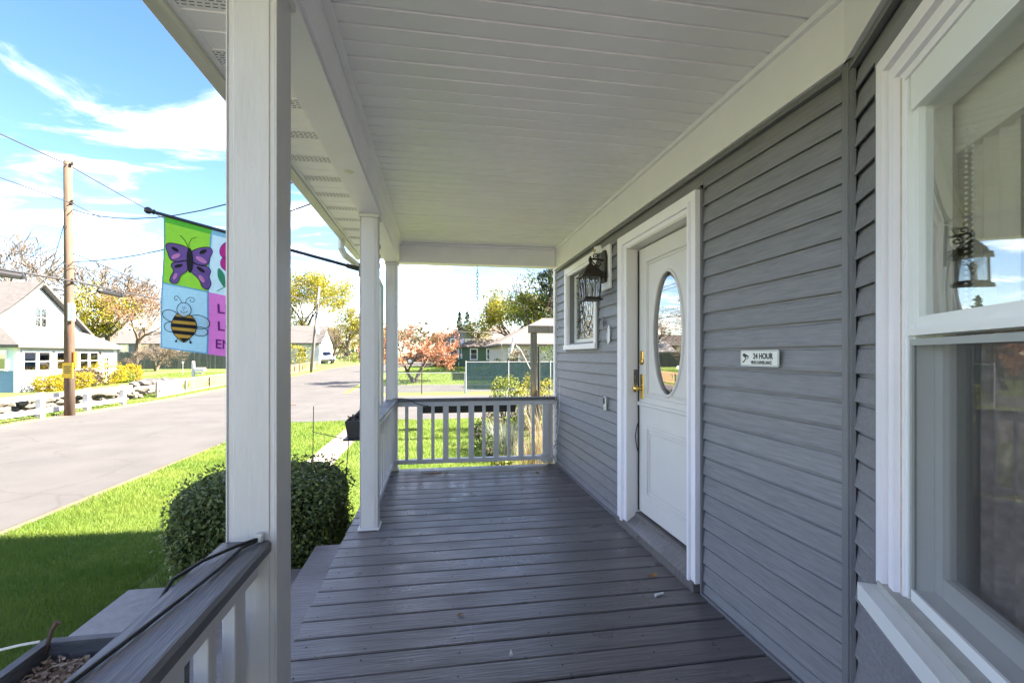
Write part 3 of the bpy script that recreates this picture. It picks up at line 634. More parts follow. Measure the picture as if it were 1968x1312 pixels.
part('fascia', MB().box(-.902, -.886, -1.75, 5.97, 2.535, 2.76), FASC, porch)
part('gutter', MB().prism([(-.903, 2.75), (-.903, 2.545), (-.955, 2.54), (-.975, 2.575), (-1.005, 2.60), (-1.01, 2.68), (-1.012, 2.75), (-1.0, 2.75), (-.995, 2.62), (-.95, 2.56), (-.915, 2.56), (-.915, 2.75)], -1.75, 5.96), FASC, porch)
GUT = M('downspout_metal', (.66, .655, .63), .4, var=.05, vscale=6)
part('downspout', MB().tube([(-.955, 5.02, 2.56), (-.955, 5.02, 2.47), (-.93, 5.06, 2.41), (-.78, 5.40, 2.31), (-.66, 5.66, 2.24), (-.64, 5.72, 2.18), (-.64, 5.72, 1.2), (-.64, 5.72, -.5), (-.72, 5.78, -.62)], .033, 8), GUT, porch)
# porch roof
part('porch_roof', MB().prism([(-1.0, 2.765), (WX + .03, 3.52), (WX + .03, 3.60), (-1.03, 2.83)], -1.8, 5.97), SHINGLE, porch)
part('roof_end', MB().prism([(-.99, 2.762), (WX + .03, 2.762), (WX + .03, 3.51)], 5.87, 5.93), TRIM, porch)

# railings
def rail_y(x, y0, y1, n, first, name='railing'):
    """railing running along Y"""
    r = node(name, porch, (x, (y0 + y1) / 2, 0))
    part('rail_cap', MB().prism([(x - .065, .807), (x + .058, .807), (x + .066, .815), (x + .066, .837), (x + .058, .845), (x - .062, .845), (x - .065, .840)], y0, y1), CAP, r)
    part('top_rail', MB().box(x - .035, x + .030, y0, y1, .742, .806, .003), WHITE, r); part('bottom_rail', MB().box(x - .035, x + .030, y0, y1, .065, .110, .003), WHITE, r)
    for i in range(n):
        wd = .068 if (i + first) % 2 else .042; yc = y0 + (y1 - y0) * (i + .5) / n
        part('baluster', MB().box(x - .017, x + .015, yc - wd / 2, yc + wd / 2, .111, .741, .002), WHITE, r)
    return r
rail_y(-.528, -1.41, 1.428, 18, 0); rail_y(-.520, 3.937, 5.718, 11, 1)
r = node('railing', porch, (.5, 5.79, 0)); y = 5.79
part('rail_cap', MB().prism([(y - .062, .822), (y - .055, .815), (y + .055, .815), (y + .062, .822), (y + .062, .847), (y - .055, .853), (y - .062, .845)], -.447, 1.486, 'x'), CAP, r)
part('top_rail', MB().box(-.447, 1.48, y - .032, y + .032, .755, .814, .003), WHITE, r); part('bottom_rail', MB().box(-.447, 1.48, y - .032, y + .032, .062, .112, .003), WHITE, r)
for i in range(12):
    wd = .068 if i % 2 else .040; xc = -.447 + .105 + i * .1555
    part('baluster', MB().box(xc - wd / 2, xc + wd / 2, y - .028, y - .002, .113, .754, .002), WHITE, r)
part('end_post', MB().box(1.40, 1.482, y + .036, y + .075, 0, .81, .003), WHITE, r)

# ------------------------------------------------------------------ small things on the porch
# wall lantern
ln = thing('wall_lantern', (1.355, 3.99, 1.85), 'dark bronze lantern with leaded glass hanging from a scrolled wall bracket', 'lantern')
part('mount_block', MB().box(WX - .028, WX - .0, 3.885, 4.085, 1.955, 2.345, .006), TRIM, ln)
part('back_plate', MB().prism([(3.935, 2.02), (4.035, 2.02), (4.05, 2.06), (4.05, 2.24), (4.02, 2.30), (3.95, 2.30), (3.92, 2.24), (3.92, 2.06)], WX - .050, WX - .0285, 'x'), IRON, ln)
am = MB(); am.tube([(WX - .05, 3.985, 2.215), (1.42, 3.985, 2.225), (1.355, 3.985, 2.225), (1.34, 3.985, 2.225)], .009, 8)
sp = [(WX - .052 - .10 * t, 3.985, 2.06 + .15 * t ** .7) for t in frange(0, 1, .125)]; am.tube(sp, .006, 6)
def spiral(cx, cz, r0, turns, a0, sg): return [(cx + sg * r0 * (1 - t * .8) * math.cos(a0 + t * turns * 6.283), 3.985, cz + r0 * (1 - t * .8) * math.sin(a0 + t * turns * 6.283)) for t in frange(0, 1, .06)]
am.tube(spiral(1.435, 2.185, .030, 1.3, 1.5, 1), .005, 6); am.tube(spiral(1.405, 2.255, .026, 1.3, -1.5, -1), .005, 6); am.tube(spiral(1.45, 2.10, .022, 1.2, 0, 1), .005, 6)
part('bracket', am, IRON, ln)
LC = (1.355, 3.985)
part('finial', MB().lathe((*LC, 2.165), [(.034, 0), (.016, .015), (.012, .03), (.018, .045), (.010, .07), (.006, .085)], 10), IRON, ln)
def frust(mb, r0, r1, z0, z1, n=4):
    vs = []
    for (rr, z) in ((r0, z0), (r1, z1)): vs += [(LC[0] + rr * sx, LC[1] + rr * sy, z) for sx, sy in ((-1, -1), (1, -1), (1, 1), (-1, 1))]
    return mb.add(vs, [(3, 2, 1, 0), (4, 5, 6, 7)] + [(i, (i + 1) % 4, (i + 1) % 4 + 4, i + 4) for i in range(4)])
rfm = MB(); frust(rfm, .104, .104, 2.058, 2.072); frust(rfm, .088, .078, 2.073, 2.105); frust(rfm, .078, .030, 2.105, 2.165); part('roof', rfm, IRON, ln)
cg = MB()
for sx in (-1, 1):
    for sy in (-1, 1): part('cage_bar', MB().bar((LC[0] + sx * .062, LC[1] + sy * .062, 1.885), (LC[0] + sx * .076, LC[1] + sy * .076, 2.058), .010), IRON, ln)
bs = MB(); frust(bs, .086, .086, 1.856, 1.868); frust(bs, .070, .070, 1.8685, 1.885); part('base', bs, IRON, ln)
LGL = glass_mat('lantern_glass', (0.80, 0.82, 0.82), 0.14, 0.12, .3, 40)
for (dx, dy) in ((0, -1), (0, 1), (-1, 0), (1, 0)):
    g = MB(); a0, a1 = .060, .073
    if dx == 0: g.add([(LC[0] - a0, LC[1] + dy * a0, 1.886), (LC[0] + a0, LC[1] + dy * a0, 1.886), (LC[0] + a1, LC[1] + dy * a1, 2.057), (LC[0] - a1, LC[1] + dy * a1, 2.057)], [(0, 1, 2, 3)])
    else: g.add([(LC[0] + dx * a0, LC[1] - a0, 1.886), (LC[0] + dx * a0, LC[1] + a0, 1.886), (LC[0] + dx * a1, LC[1] + a1, 2.057), (LC[0] + dx * a1, LC[1] - a1, 2.057)], [(0, 1, 2, 3)])
    gp = part('glass_pane', g, LGL, ln)
    lt = MB()
    def P(h, t, off=.003):
        rr = a0 + (a1 - a0) * t + off; z = 1.886 + .171 * t
        return (LC[0] + h * rr, LC[1] + dy * rr, z) if dx == 0 else (LC[0] + dx * rr, LC[1] + h * rr, z)
    lt.tube([P(0, 0), P(0, .55)], .0028, 5)
    for sg in (-1, 1):
        lt.tube([P(0, .05), P(sg * .12, .45), P(sg * .4, .72), P(sg * .85, .78)], .0025, 5); lt.tube([P(0, .5), P(sg * .2, .85), P(sg * .55, .98)], .0025, 5)
    part('leading', lt, IRON, gp)
part('candle_sleeve', MB().lathe((*LC, 1.886), [(.014, 0), (.014, .07), (.02, .085), (.022, .105), (.012, .125), (.004, .132)], 10), VIN, ln)
# motion detector above the bracket
md = thing('motion_sensor', (1.44, 4.03, 2.29), 'small white motion sensor with round lens above the lantern bracket', 'sensor')
part('housing', MB().obox((1.44, 4.02, 2.315), (.028, -.010, .006), (.008, .022, 0), (-.008, 0, .030)), VIN, md)
part('stem', MB().tube([(WX - .03, 4.04, 2.30), (1.46, 4.03, 2.305)], .009, 8), VIN, md)
part('lens', MB().ico((1.408, 4.02, 2.308), .017, .017, .017, 2, 0, 0), M('amber_lens', (.55, .40, .16), .12), md)

# surveillance plate
def text_mesh(txt, size, name, extrude=0.0008, bold=0.0, align='LEFT', sx=1.0, shear=0.0):
    c = bpy.data.curves.new(name, 'FONT'); c.body = txt; c.size = size; c.extrude = extrude; c.offset = bold; c.align_x = align; c.shear = shear; c.resolution_u = 3
    o = bpy.data.objects.new(name + '_tmp', c); COL.objects.link(o); dg = bpy.context.evaluated_depsgraph_get(); dg.update()
    me = bpy.data.meshes.new_from_object(o.evaluated_get(dg)); bpy.data.objects.remove(o); bpy.data.curves.remove(c)
    if sx != 1.0:
        for v in me.vertices: v.co.x *= sx
    return me
INK = M('black_ink', (.02, .02, .025), .5)
sg_ = thing('surveillance_sign', (WX - .02, 1.99, 1.318), 'small white 24 HOUR VIDEO SURVEILLANCE plate on the siding', 'sign')
SXF = WX - .0165
def wall_uv(y, z, x): return (x, y, z)
def rrect(w_, h, r, n=5):
    pts = []
    for cx_, cy_, a0 in ((w_ - r, h - r, 0), (r, h - r, 90), (r, r, 180), (w_ - r, r, 270)):
        pts += [(cx_ + r * math.cos(R(a0 + 90 * i / n)), cy_ + r * math.sin(R(a0 + 90 * i / n))) for i in range(n + 1)]
    return pts
SGY1, SGZ0 = 2.120, 1.319; SGW, SGH = .262, .076       # the plate's left end is at larger y
def sgp(a, b): return (SGY1 - a, SGZ0 + b)
pl = part('plate', MB().prism([sgp(a, b) for a, b in rrect(SGW, SGH, .008)], SXF - .0025, SXF + .0015, 'x'), M('sign_white', (.80, .80, .78), .35), sg_)
o_, i_ = rrect(SGW - .008, SGH - .008, .006), rrect(SGW - .0105, SGH - .0105, .005)
rim = MB(); no = len(o_)
rim.add([(SXF - .0034, *sgp(a + .004, b + .004)) for a, b in o_] + [(SXF - .0034, *sgp(a + .00525, b + .00525)) for a, b in i_], [(k, (k + 1) % no, no + (k + 1) % no, no + k) for k in range(no)])
part('border', rim, INK, sg_)
def sign_text(txt, size, a, b, bold, sx, shear=0):
    me = text_mesh(txt, size, 'lettering', .0004, bold, 'LEFT', sx, shear)
    vs = [(SXF - .0034 - v.co.z, SGY1 - a - v.co.x, SGZ0 + b + v.co.y) for v in me.vertices]; me2 = bpy.data.meshes.new('lettering')
    me2.from_pydata(vs, [], [tuple(p.vertices) for p in me.polygons]); bpy.data.meshes.remove(me); mesh_obj('lettering', me2, INK, sg_, (0, 0, 0))
sign_text('24 HOUR', .037, .094, .036, .0011, .86); sign_text('VIDEO SURVEILLANCE', .0215, .078, .011, .0004, .66)
cmb = MB()
def sgprism(pts, o=.0040): cmb.prism([sgp(a, b) for a, b in pts], SXF - o, SXF - .0026, 'x')
sgprism([(.020, .060), (.030, .062), (.062, .048), (.056, .036), (.046, .034), (.018, .050)]); sgprism([(.034, .036), (.042, .034), (.034, .026), (.030, .026)]); sgprism([(.018, .016), (.027, .018), (.034, .026), (.030, .029), (.024, .023), (.016, .024)])
part('camera_pictogram', cmb, INK, sg_)
part('pictogram_lens', MB().prism([sgp(a, b) for a, b in ((.047, .046), (.057, .046), (.053, .037), (.047, .037))], SXF - .0052, SXF - .0042, 'x'), M('sign_white', (.8, .8, .78)), sg_)

# doorbell
dbl = thing('doorbell', (WX - .02, 3.99, .885), 'slim silver and black video doorbell on the siding by the door', 'doorbell')
part('body', MB().box(WX - .036, WX - .012, 3.965, 4.015, .878, 1.003, .006), M('satin_nickel', (.55, .55, .56), .35, metal=.6), dbl)
part('camera_panel', MB().box(WX - .0385, WX - .0362, 3.972, 4.008, .938, .995, .001), M('gloss_black', (.012, .012, .014), .08), dbl)
part('button', MB().lathe((WX - .036, 3.99, .908), [(.013, 0), (.013, .003), (.010, .004)], 16, (-1, 0, 0)), M('button_grey', (.5, .5, .52), .3), dbl)
# house number and the hooks pressed into the siding
me = text_mesh('4', .125, 'number_four', .003, .002); vs = [(WX - .017 - v.co.z, 4.10 - v.co.x, 1.63 + v.co.y) for v in me.vertices]; me2 = bpy.data.meshes.new('house_number'); me2.from_pydata(vs, [], [tuple(p.vertices) for p in me.polygons])
o = mesh_obj('house_number', me2, M('number_black', (.03, .03, .032), .35, metal=.5), None, (0, 0, 0)); tag(o, 'dark metal house number 4 on the siding beside the door casing', 'house number')
for (y, z, lab) in ((5.60, 1.73, 'thin metal hook in the siding between the small window and the corner board'), (3.98, 1.50, 'thin metal hook in the siding below the house number')):
    hk = MB().tube([(WX - .014, y, z + .07), (WX - .016, y + .002, z), (WX - .022, y + .01, z - .015), (WX - .03, y + .045, z + .002), (WX - .03, y + .075, z + .02)], .0038, 6)
    tag(part('siding_hook', hk, STEEL), lab, 'hook')
tag(part('paper_tag', MB().prism([(3.895, 1.50), (3.945, 1.47), (3.955, 1.52), (3.95, 1.60), (3.93, 1.64), (3.90, 1.62)], WX - .02, WX - .018, 'x'), M('paper', (.8, .8, .8), .7)), 'small white oval paper tag on the siding beside the door casing', 'tag')
# white bell wire on the corner siding and a tangle of string at its foot
STR = M('white_string', (.66, .65, .62), .8)
tag(part('bell_wire', MB().tube([(WX - .02, 5.56, 1.05), (WX - .02, 5.565, .80), (WX - .022, 5.60, .55), (WX - .024, 5.66, .40), (WX - .03, 5.70, .30)], .0032, 5), STR), 'thin white wire running down the siding by the corner', 'wire')
fc = thing('outdoor_faucet', (1.46, 5.62, .24), 'small silver hose tap on the siding by the corner', 'tap')
part('pipe', MB().tube([(WX - .01, 5.62, .27), (1.46, 5.62, .27), (1.445, 5.62, .255), (1.44, 5.62, .225)], .010, 8), STEEL, fc); part('handle', MB().lathe((1.465, 5.62, .285), [(.006, 0), (.006, .02), (.022, .022), (.022, .03)], 10), STEEL, fc)
sgm = MB(); rg = random.Random(4)
for k in range(26):
    c = Vector((1.33 + rg.gauss(0, .045), 5.72 + rg.gauss(0, .03), .05 + abs(rg.gauss(0, .05)))); pts = []
    a0 = rg.uniform(0, 6.28); rr = rg.uniform(.02, .05); nrm = Vector((rg.gauss(0, 1), rg.gauss(0, 1), rg.gauss(0, 1))).normalized(); u_ = nrm.orthogonal().normalized(); v_ = nrm.cross(u_)
    for q in range(9): a = a0 + q * .7; p = c + (u_ * math.cos(a) + v_ * math.sin(a)) * rr; pts.append((p.x, p.y, max(.004, p.z)))
    sgm.tube(pts, .0035, 4)
tag(part('string_tangle', sgm, STR), 'loose tangle of white string on the deck in the railing corner', 'string')

# hanging chains
CHN = M('chain_grey', (.14, .14, .14), .5, metal=.3)
def chain(x, y, ztop, n, label, hook=True):
    c = thing('hanging_chain', (x, y, ztop), label, 'chain')
    if hook: part('hook', MB().tube([(x, y, ztop), (x, y, ztop - .02), (x + .008, y, ztop - .03), (x + .008, y, ztop - .04), (x, y, ztop - .046)], .003, 6), STEEL, c)
    for k in range(n):
        zc = ztop - .068 - k * .043; pts = []
        for q in range(11):
            a = 2 * math.pi * q / 10; dx, dz = .013 * math.cos(a), .027 * math.sin(a); pts.append((x + (dx if k % 2 else 0), y + (0 if k % 2 else dx), zc + dz))
        part('link', MB().tube(pts, .0042, 5, cap=False), CHN, c)
    return c
chain(.51, 5.78, 2.478, 9, 'short metal chain hanging from the middle of the end beam')
chain(-.515, 4.45, 2.478, 6, 'short metal chain hanging from the front beam behind the middle post')

# window boxes on the railings
BOXB = M('planter_black', (.022, .022, .025), .5, var=.4, vscale=9, bump=.2); WOODG = M('planter_wood', (.075, .078, .085), .6, var=.35, vscale=6, stretch=(2, 2, 8), bump=.4, streak=((.28, .27, .26), .66, 10, (2, 2, 2)))
MULCH = M('mulch', (.10, .06, .038), .95, col2=(.30, .22, .16), vscale=60)
def planter(name, x0, x1, y0, y1, z0, z1, mat, label, th_=.014, taper=.03, fill=.045):
    p = thing(name, ((x0 + x1) / 2, (y0 + y1) / 2, z0), label, 'planter'); t_ = taper
    def wall(a, b): return MB().add([(*a[0], z1), (*a[1], z1), (*b[1], z0), (*b[0], z0), (*a[2], z1), (*a[3], z1), (*b[3], z0), (*b[2], z0)], [(0, 1, 2, 3), (7, 6, 5, 4), (0, 4, 5, 1), (2, 6, 7, 3), (0, 3, 7, 4), (1, 5, 6, 2)])
    X = (x0, x1); Y = (y0, y1); xi = (x0 + th_, x1 - th_); yi = (y0 + th_, y1 - th_)
    def q(pt): return (pt[0] + (t_ if pt[0] < (x0 + x1) / 2 else -t_), pt[1] + (t_ if pt[1] < (y0 + y1) / 2 else -t_))
    for a in (((x0, y0), (x1, y0), (xi[0], yi[0]), (xi[1], yi[0])), ((x0, y1), (x1, y1), (xi[0], yi[1]), (xi[1], yi[1])), ((x0, y0), (x0, y1), (xi[0], yi[0]), (xi[0], yi[1])), ((x1, y0), (x1, y1), (xi[1], yi[0]), (xi[1], yi[1]))):
        part('side', wall(a, [q(s) for s in a]), mat, p)
    part('base', MB().box(x0 + t_ + th_, x1 - t_ - th_, y0 + t_ + th_, y1 - t_ - th_, z0, z0 + .01), mat, p)
    part('soil', MB().box(x0 + th_ + .004, x1 - th_ - .004, y0 + th_ + .004, y1 - th_ - .004, z0 + .012, z1 - fill), MULCH, p) if taper < .005 else part('soil', MB().box(x0 + th_ + t_, x1 - th_ - t_, y0 + th_ + t_, y1 - th_ - t_, z0 + .012, z1 - fill), MULCH, p)
    return p
pn = planter('planter_box', -.975, -.64, -.35, 1.36, .45, .655, WOODG, 'grey wooden planter box of dry mulch hung outside the near railing', .022, .002, .05)
ch = MB(); rg = random.Random(8)
for k in range(4200):
    c = Vector((rg.uniform(-.948, -.665), rg.uniform(.85, 1.33), .607 + abs(rg.gauss(0, .009)))); d = Vector((rg.gauss(0, 1), rg.gauss(0, 1), rg.gauss(0, .35))).normalized() * rg.uniform(.003, .010); s_ = d.orthogonal().normalized() * rg.uniform(.0012, .003)
    u_ = d.cross(s_).normalized() * .0015; ch.add([c - d - s_, c + d - s_, c + d + s_, c - d + s_ + u_], [(0, 1, 2, 3)])
mo = part('mulch_chips', ch, M('mulch_chip', (.13, .08, .055), .9, col2=(.50, .40, .31), vscale=45), pn); mo['kind'] = 'stuff'
part('stub', MB().tube([(-.955, 1.33, .63), (-.95, 1.345, .68), (-.94, 1.35, .70)], [.005, .005, .008], 6), M('rust', (.09, .05, .035), .8), pn)
for y in (.15, .95): part('bracket', MB().bar((-.65, y, .56), (-.56, y, .56), .02), IRON, pn)
tag(part('white_string', MB().tube([(-1.5, 1.05, .48), (-1.25, 1.18, .60), (-1.10, 1.30, .655), (-1.0, 1.32, .665), (-.965, 1.33, .664)], .0032, 6), STR), 'white cord trailing from the far corner of the mulch planter', 'cord')
pn2 = planter('planter_box', -.762, -.632, 4.16, 5.3, .66, .81, BOXB, 'black planter with dead stems hung outside the railing beyond the middle post', .012, .02, .03)
for y in (4.4, 5.1): part('bracket', MB().bar((-.64, y, .70), (-.556, y, .70), .02), IRON, pn2)
dm = MB(); rg = random.Random(3)
for k in range(40):
    x, y = rg.uniform(-.74, -.66), rg.uniform(4.2, 5.2); dm.tube([(x, y, .775), (x + rg.gauss(0, .015), y + rg.gauss(0, .02), .81), (x + rg.gauss(0, .02), y + rg.gauss(0, .04), .82 + abs(rg.gauss(0, .015)))], .006, 4)
part('dead_stems', dm, M('dead_stem', (.05, .035, .028), .9), pn2)
part('tray', MB().box(-.775, -.625, 4.14, 5.32, .645, .659, .003), BOXB, pn2)
pn3 = planter('planter_box', -.19, 1.02, 5.875, 6.06, .655, .805, BOXB, 'long black planter box hung outside the end railing', .012, .015, .03)
for x in (.1, .7): part('bracket', MB().bar((x, 5.86, .70), (x, 5.80, .79), .02), IRON, pn3)

# black light cable lying on the near rail cap
cb = [(-.49, 1.415, .852), (-.515, 1.36, .853), (-.52, 1.24, .8525), (-.535, 1.10, .8525), (-.555, .95, .852), (-.575, .82, .8515), (-.59, .70, .851), (-.592, .55, .850), (-.593, .2, .850), (-.59, -.4, .850)]
tag(part('light_cable', MB().tube(cb, .0045, 7), BLACK), 'black cable lying along the near rail cap', 'cable')
tag(part('cable_loop', MB().tube([(-.49, 1.41, .858), (-.53, 1.36, .858), (-.575, 1.28, .857), (-.603, 1.20, .850), (-.612, 1.12, .80), (-.60, 1.02, .72), (-.58, 1.0, .5), (-.575, 1.02, .2)], .0045, 7), BLACK), 'black cable end looping over the rail cap and down beside the balusters', 'cable')
tag(part('cable_clip', MB().box(-.50, -.478, 1.405, 1.427, .846, .870, .004), M('clip_grey', (.55, .55, .53), .4)), 'small grey cable clip at the post end of the near rail cap', 'clip')
tag(part('light_cable', MB().tube([(-.50, 5.70, .858), (-.40, 5.73, .857), (-.32, 5.72, .850), (-.24, 5.725, .80), (-.16, 5.728, .772), (-.08, 5.74, .76)], .005, 6), BLACK), 'black cable drooping over the corner of the end rail cap', 'cable')

# wire trellis beside the hedge
tr = thing('wire_trellis', (-1.05, 5.3, G0), 'thin black wire trellis standing behind the hedge by the planter', 'trellis')
for (a, b) in (((-1.42, 5.75, G0), (-1.40, 5.75, .78)), ((-1.02, 5.35, G0), (-.86, 4.95, .62)), ((-1.40, 5.75, .48), (-.86, 5.2, .46)), ((-1.2, 5.6, -.02), (-.95, 5.3, 0.0))): part('rod', MB().tube([a, b], .005, 6), BLACK, tr)

# litter on the boards
LEAFB = M('dead_leaf', (.20, .095, .045), .8, col2=(.32, .18, .07), vscale=40)
def dead_leaf(x, y, s, seed, label):
    rg = random.Random(seed); vs = []; n = 9
    for k in range(n): a = 6.283 * k / n; r_ = s * rg.uniform(.5, 1.1); vs.append((x + r_ * math.cos(a), y + .6 * r_ * math.sin(a), .004 + rg.uniform(0, s * .5)))
    vs.append((x, y, .006)); tag(part('dead_leaf', MB().add(vs, [(k, (k + 1) % n, n) for k in range(n)]), LEAFB), label, 'leaf')
dead_leaf(.13, 2.48, .022, 1, 'small curled brown leaf in a gap near the middle of the deck')
dead_leaf(1.17, 5.34, .035, 2, 'curled brown leaf on the deck near the far railing')
dead_leaf(1.33, 2.72, .035, 5, 'tan shrivelled leaf against the door threshold')
tg = MB(); rg = random.Random(6)
for k in range(12): x, y = rg.uniform(-.1, .12), 5.5 + rg.gauss(0, .02); tg.tube([(x, y, .006), (x + rg.gauss(0, .05), y + rg.gauss(0, .012), .014)], .004, 4)
tag(part('twig_litter', tg, LEAFB), 'scatter of dry twigs on the deck along the far railing', 'twigs')
tag(part('cigarette_end', MB().tube([(1.235, 2.50, .007), (1.29, 2.515, .007)], .007, 8), M('paper', (.8, .8, .8), .7)), 'small white stub lying on the deck boards', 'stub')
tag(part('white_peg', MB().tube([(.34, 2.105, .007), (.345, 2.14, .007)], [.008, .004], 8), M('peg_grey', (.5, .5, .48), .6)), 'tiny grey acorn-shaped peg lying on the deck boards', 'peg')
# ------------------------------------------------------------------ the flag on the middle post
fl = thing('garden_flag', (PX0, 3.868, 2.056), 'bright patchwork flag with butterfly, flower and bee hanging from a black pole', 'flag')
TIP = Vector((-2.07, 3.868, 2.437)); BRK = Vector((-.595, 3.868, 2.056)); PD = (TIP - BRK).normalized()
part('pole', MB().tube([BRK + PD * .02, TIP], .0125, 10), M('pole_black', (.018, .018, .022), .35), fl)
part('finial', MB().lathe(TIP - PD * .01, [(.014, 0), (.020, .006), (.014, .02), (.024, .035), (.027, .05), (.020, .066), (.006, .074)], 12, PD), M('pole_black', (.018, .018, .022)), fl, smooth=True)
part('bracket', MB().tube([BRK - PD * .0, BRK + PD * .10], .019, 10).box(PX0 - .014, PX0, 3.835, 3.90, 1.99, 2.10, .003), IRON, fl)
def FL(a, b, off=0.0):
    """flag coordinates (metres along the pole from its outer edge, metres down) to the place"""
    x = -2.003 + a - .033 * b; z = 2.414 - .255 * a - b * (1 - .11 * a)
    y = 3.868 + .022 * math.sin(a * 13 + .6 + b * 1.6) * (.2 + b) + .010 * math.sin(b * 7 + a * 6) - off
    return (x, y, z)
FW, FH, FC, FR = .66, .985, .328, .50
CLOTH = {k: M('cloth_' + k, c, .8, trans=.45, var=.05, vscale=40, bump=.05) for k, c in dict(green=(.26, .62, .05), dgreen=(.07, .42, .04), blue=(.38, .66, .80), sky=(.55, .76, .86), pink=(.72, .19, .58), purple=(.22, .10, .42), rose=(.80, .30, .62), black=(.012, .012, .02), orange=(.72, .38, .06), magenta=(.66, .03, .28), plum=(.20, .03, .22), leaf=(.03, .30, .17), edge=(.20, .46, .66)).items()}
def grid(a0, a1, b0, b1, off=0.0, na=14, nb=20):
    vs = [FL(a0 + (a1 - a0) * i / na, b0 + (b1 - b0) * j / nb, off) for j in range(nb + 1) for i in range(na + 1)]
    return MB().add(vs, [(j * (na + 1) + i, j * (na + 1) + i + 1, (j + 1) * (na + 1) + i + 1, (j + 1) * (na + 1) + i) for j in range(nb) for i in range(na)])
part('green_square', grid(0, FC, .045, FR), CLOTH['green'], fl, True); part('sky_square', grid(FC, FW, .045, FR), CLOTH['sky'], fl, True)
part('blue_square', grid(0, FC, FR, FH), CLOTH['blue'], fl, True); part('pink_square', grid(FC, FW, FR, FH), CLOTH['pink'], fl, True)
part('pole_sleeve', grid(0, FC, -.012, .045), CLOTH['dgreen'], fl, True); part('pole_sleeve', grid(FC, FW, -.012, .045), CLOTH['edge'], fl, True)
bd = MB()
for q in ((FC - .006, FC + .006, .045, FH), (0, FC, FR - .006, FR + .006), (0, .009, .0, FH), (.009, FC - .006, FH - .010, FH)):
    g_ = grid(*q, off=.0022); bd.add(g_.v, g_.f)
part('seam_binding', bd, CLOTH['edge'], fl, True)
def zf(x, y):
    """print coordinates -> flag coordinates"""
    u = x / 2.734; v = 380 + y / 2.734
    b = (v - 415 - .223 * (u - 316)) * .00392; b = max(0, b); a = (u - 314.5 + 9 * b) * .00392
    return a, b / (1 - .11 * a)
def decal(name, pts, mat, off):
    bm = bmesh.new(); vv = [bm.verts.new((*zf(*p), 0)) for p in pts]
    bm.faces.new(vv); bmesh.ops.triangulate(bm, faces=bm.faces)
    for _ in range(2): bmesh.ops.subdivide_edges(bm, edges=[e for e in bm.edges if e.calc_length() > .02], cuts=1)
    bmesh.ops.triangulate(bm, faces=bm.faces); bm.verts.index_update()
    m_ = MB().add([FL(v.co.x, v.co.y, off) for v in bm.verts], [[v.index for v in f.verts] for f in bm.faces]); bm.free()
    return part(name, m_, mat, fl)
def smooth_poly(pts, n=4):
    out = []; L = len(pts)
    for i in range(L):
        p0, p1, p2, p3 = (Vector((*pts[(i + k - 1) % L], 0)) for k in range(4))
        for q in range(n):
            t = q / n; p = .5 * ((2 * p1) + (p2 - p0) * t + (2 * p0 - 5 * p1 + 4 * p2 - p3) * t * t + (3 * p1 - p0 - 3 * p2 + p3) * t ** 3); out.append((p.x, p.y))
    return out
def ellp(cx, cy, rx, ry, rot=0, n=22): return [(cx + rx * math.cos(t) * math.cos(R(rot)) - ry * math.sin(t) * math.sin(R(rot)), cy + rx * math.cos(t) * math.sin(R(rot)) + ry * math.sin(t) * math.cos(R(rot))) for t in [6.2832 * k / n for k in range(n)]]
def stroke(name, pts, w_, mat, off):
    m_ = MB(); P = [Vector((*p, 0)) for p in pts]; vs = []; fs = []
    for i, p in enumerate(P):
        d = P[min(i + 1, len(P) - 1)] - P[max(i - 1, 0)]; nrm = Vector((-d.y, d.x, 0)).normalized() * w_ / 2
        for s in (-1, 1): q = p + nrm * s; vs.append(FL(*zf(q.x, q.y), off))
    for i in range(len(P) - 1): fs.append((2 * i, 2 * i + 1, 2 * i + 3, 2 * i + 2))
    return part(name, m_.add(vs, fs), mat, fl)
wings = [[(982, 268), (955, 245), (915, 235), (878, 234), (866, 252), (875, 285), (888, 318), (915, 328), (950, 322), (982, 318)], [(990, 280), (1010, 262), (1050, 248), (1085, 248), (1098, 268), (1088, 300), (1080, 332), (1055, 346), (1020, 338), (992, 322)],
         [(978, 322), (940, 328), (905, 332), (892, 350), (905, 378), (893, 405), (888, 430), (905, 443), (930, 438), (945, 400), (978, 372)], [(995, 326), (1030, 340), (1072, 346), (1092, 370), (1085, 400), (1093, 435), (1080, 465), (1055, 458), (1035, 415), (995, 376)]]
for q in wings: decal('butterfly_wing', smooth_poly(q), CLOTH['purple'], .004); stroke('wing_outline', smooth_poly(q) + [smooth_poly(q)[0]], 3.5, CLOTH['black'], .0065)
for (x, y, a, b, r_) in ((910, 264, 20, 9, 30), (1052, 271, 20, 10, -30), (930, 350, 22, 9, -15), (1045, 366, 24, 9, 35)): decal('wing_spot', ellp(x, y, a, b, r_), CLOTH['black'], .0065)
for (x, y, a, b, r_) in ((915, 300, 24, 12, -25), (1045, 314, 30, 12, 28), (915, 405, 9, 18, 25), (1050, 414, 10, 22, -35)): decal('wing_spot', ellp(x, y, a, b, r_), CLOTH['rose'], .0065)
decal('butterfly_body', ellp(988, 320, 17, 66, -4), CLOTH['black'], .008)
stroke('antenna', [(978, 262), (970, 235), (955, 212), (935, 190)], 3, CLOTH['black'], .006); stroke('antenna', [(980, 262), (980, 232), (992, 205), (1018, 195)], 3, CLOTH['black'], .006)
for (x, y, a, b, r_) in ((895, 610, 45, 28, 18), (890, 668, 31, 25, 8), (1032, 637, 48, 35, 12), (1036, 686, 34, 24, 8)): e = ellp(x, y, a, b, r_); decal('bee_wing', e, CLOTH['sky'], .004); stroke('wing_outline', e + [e[0]], 3.5, CLOTH['black'], .0055)
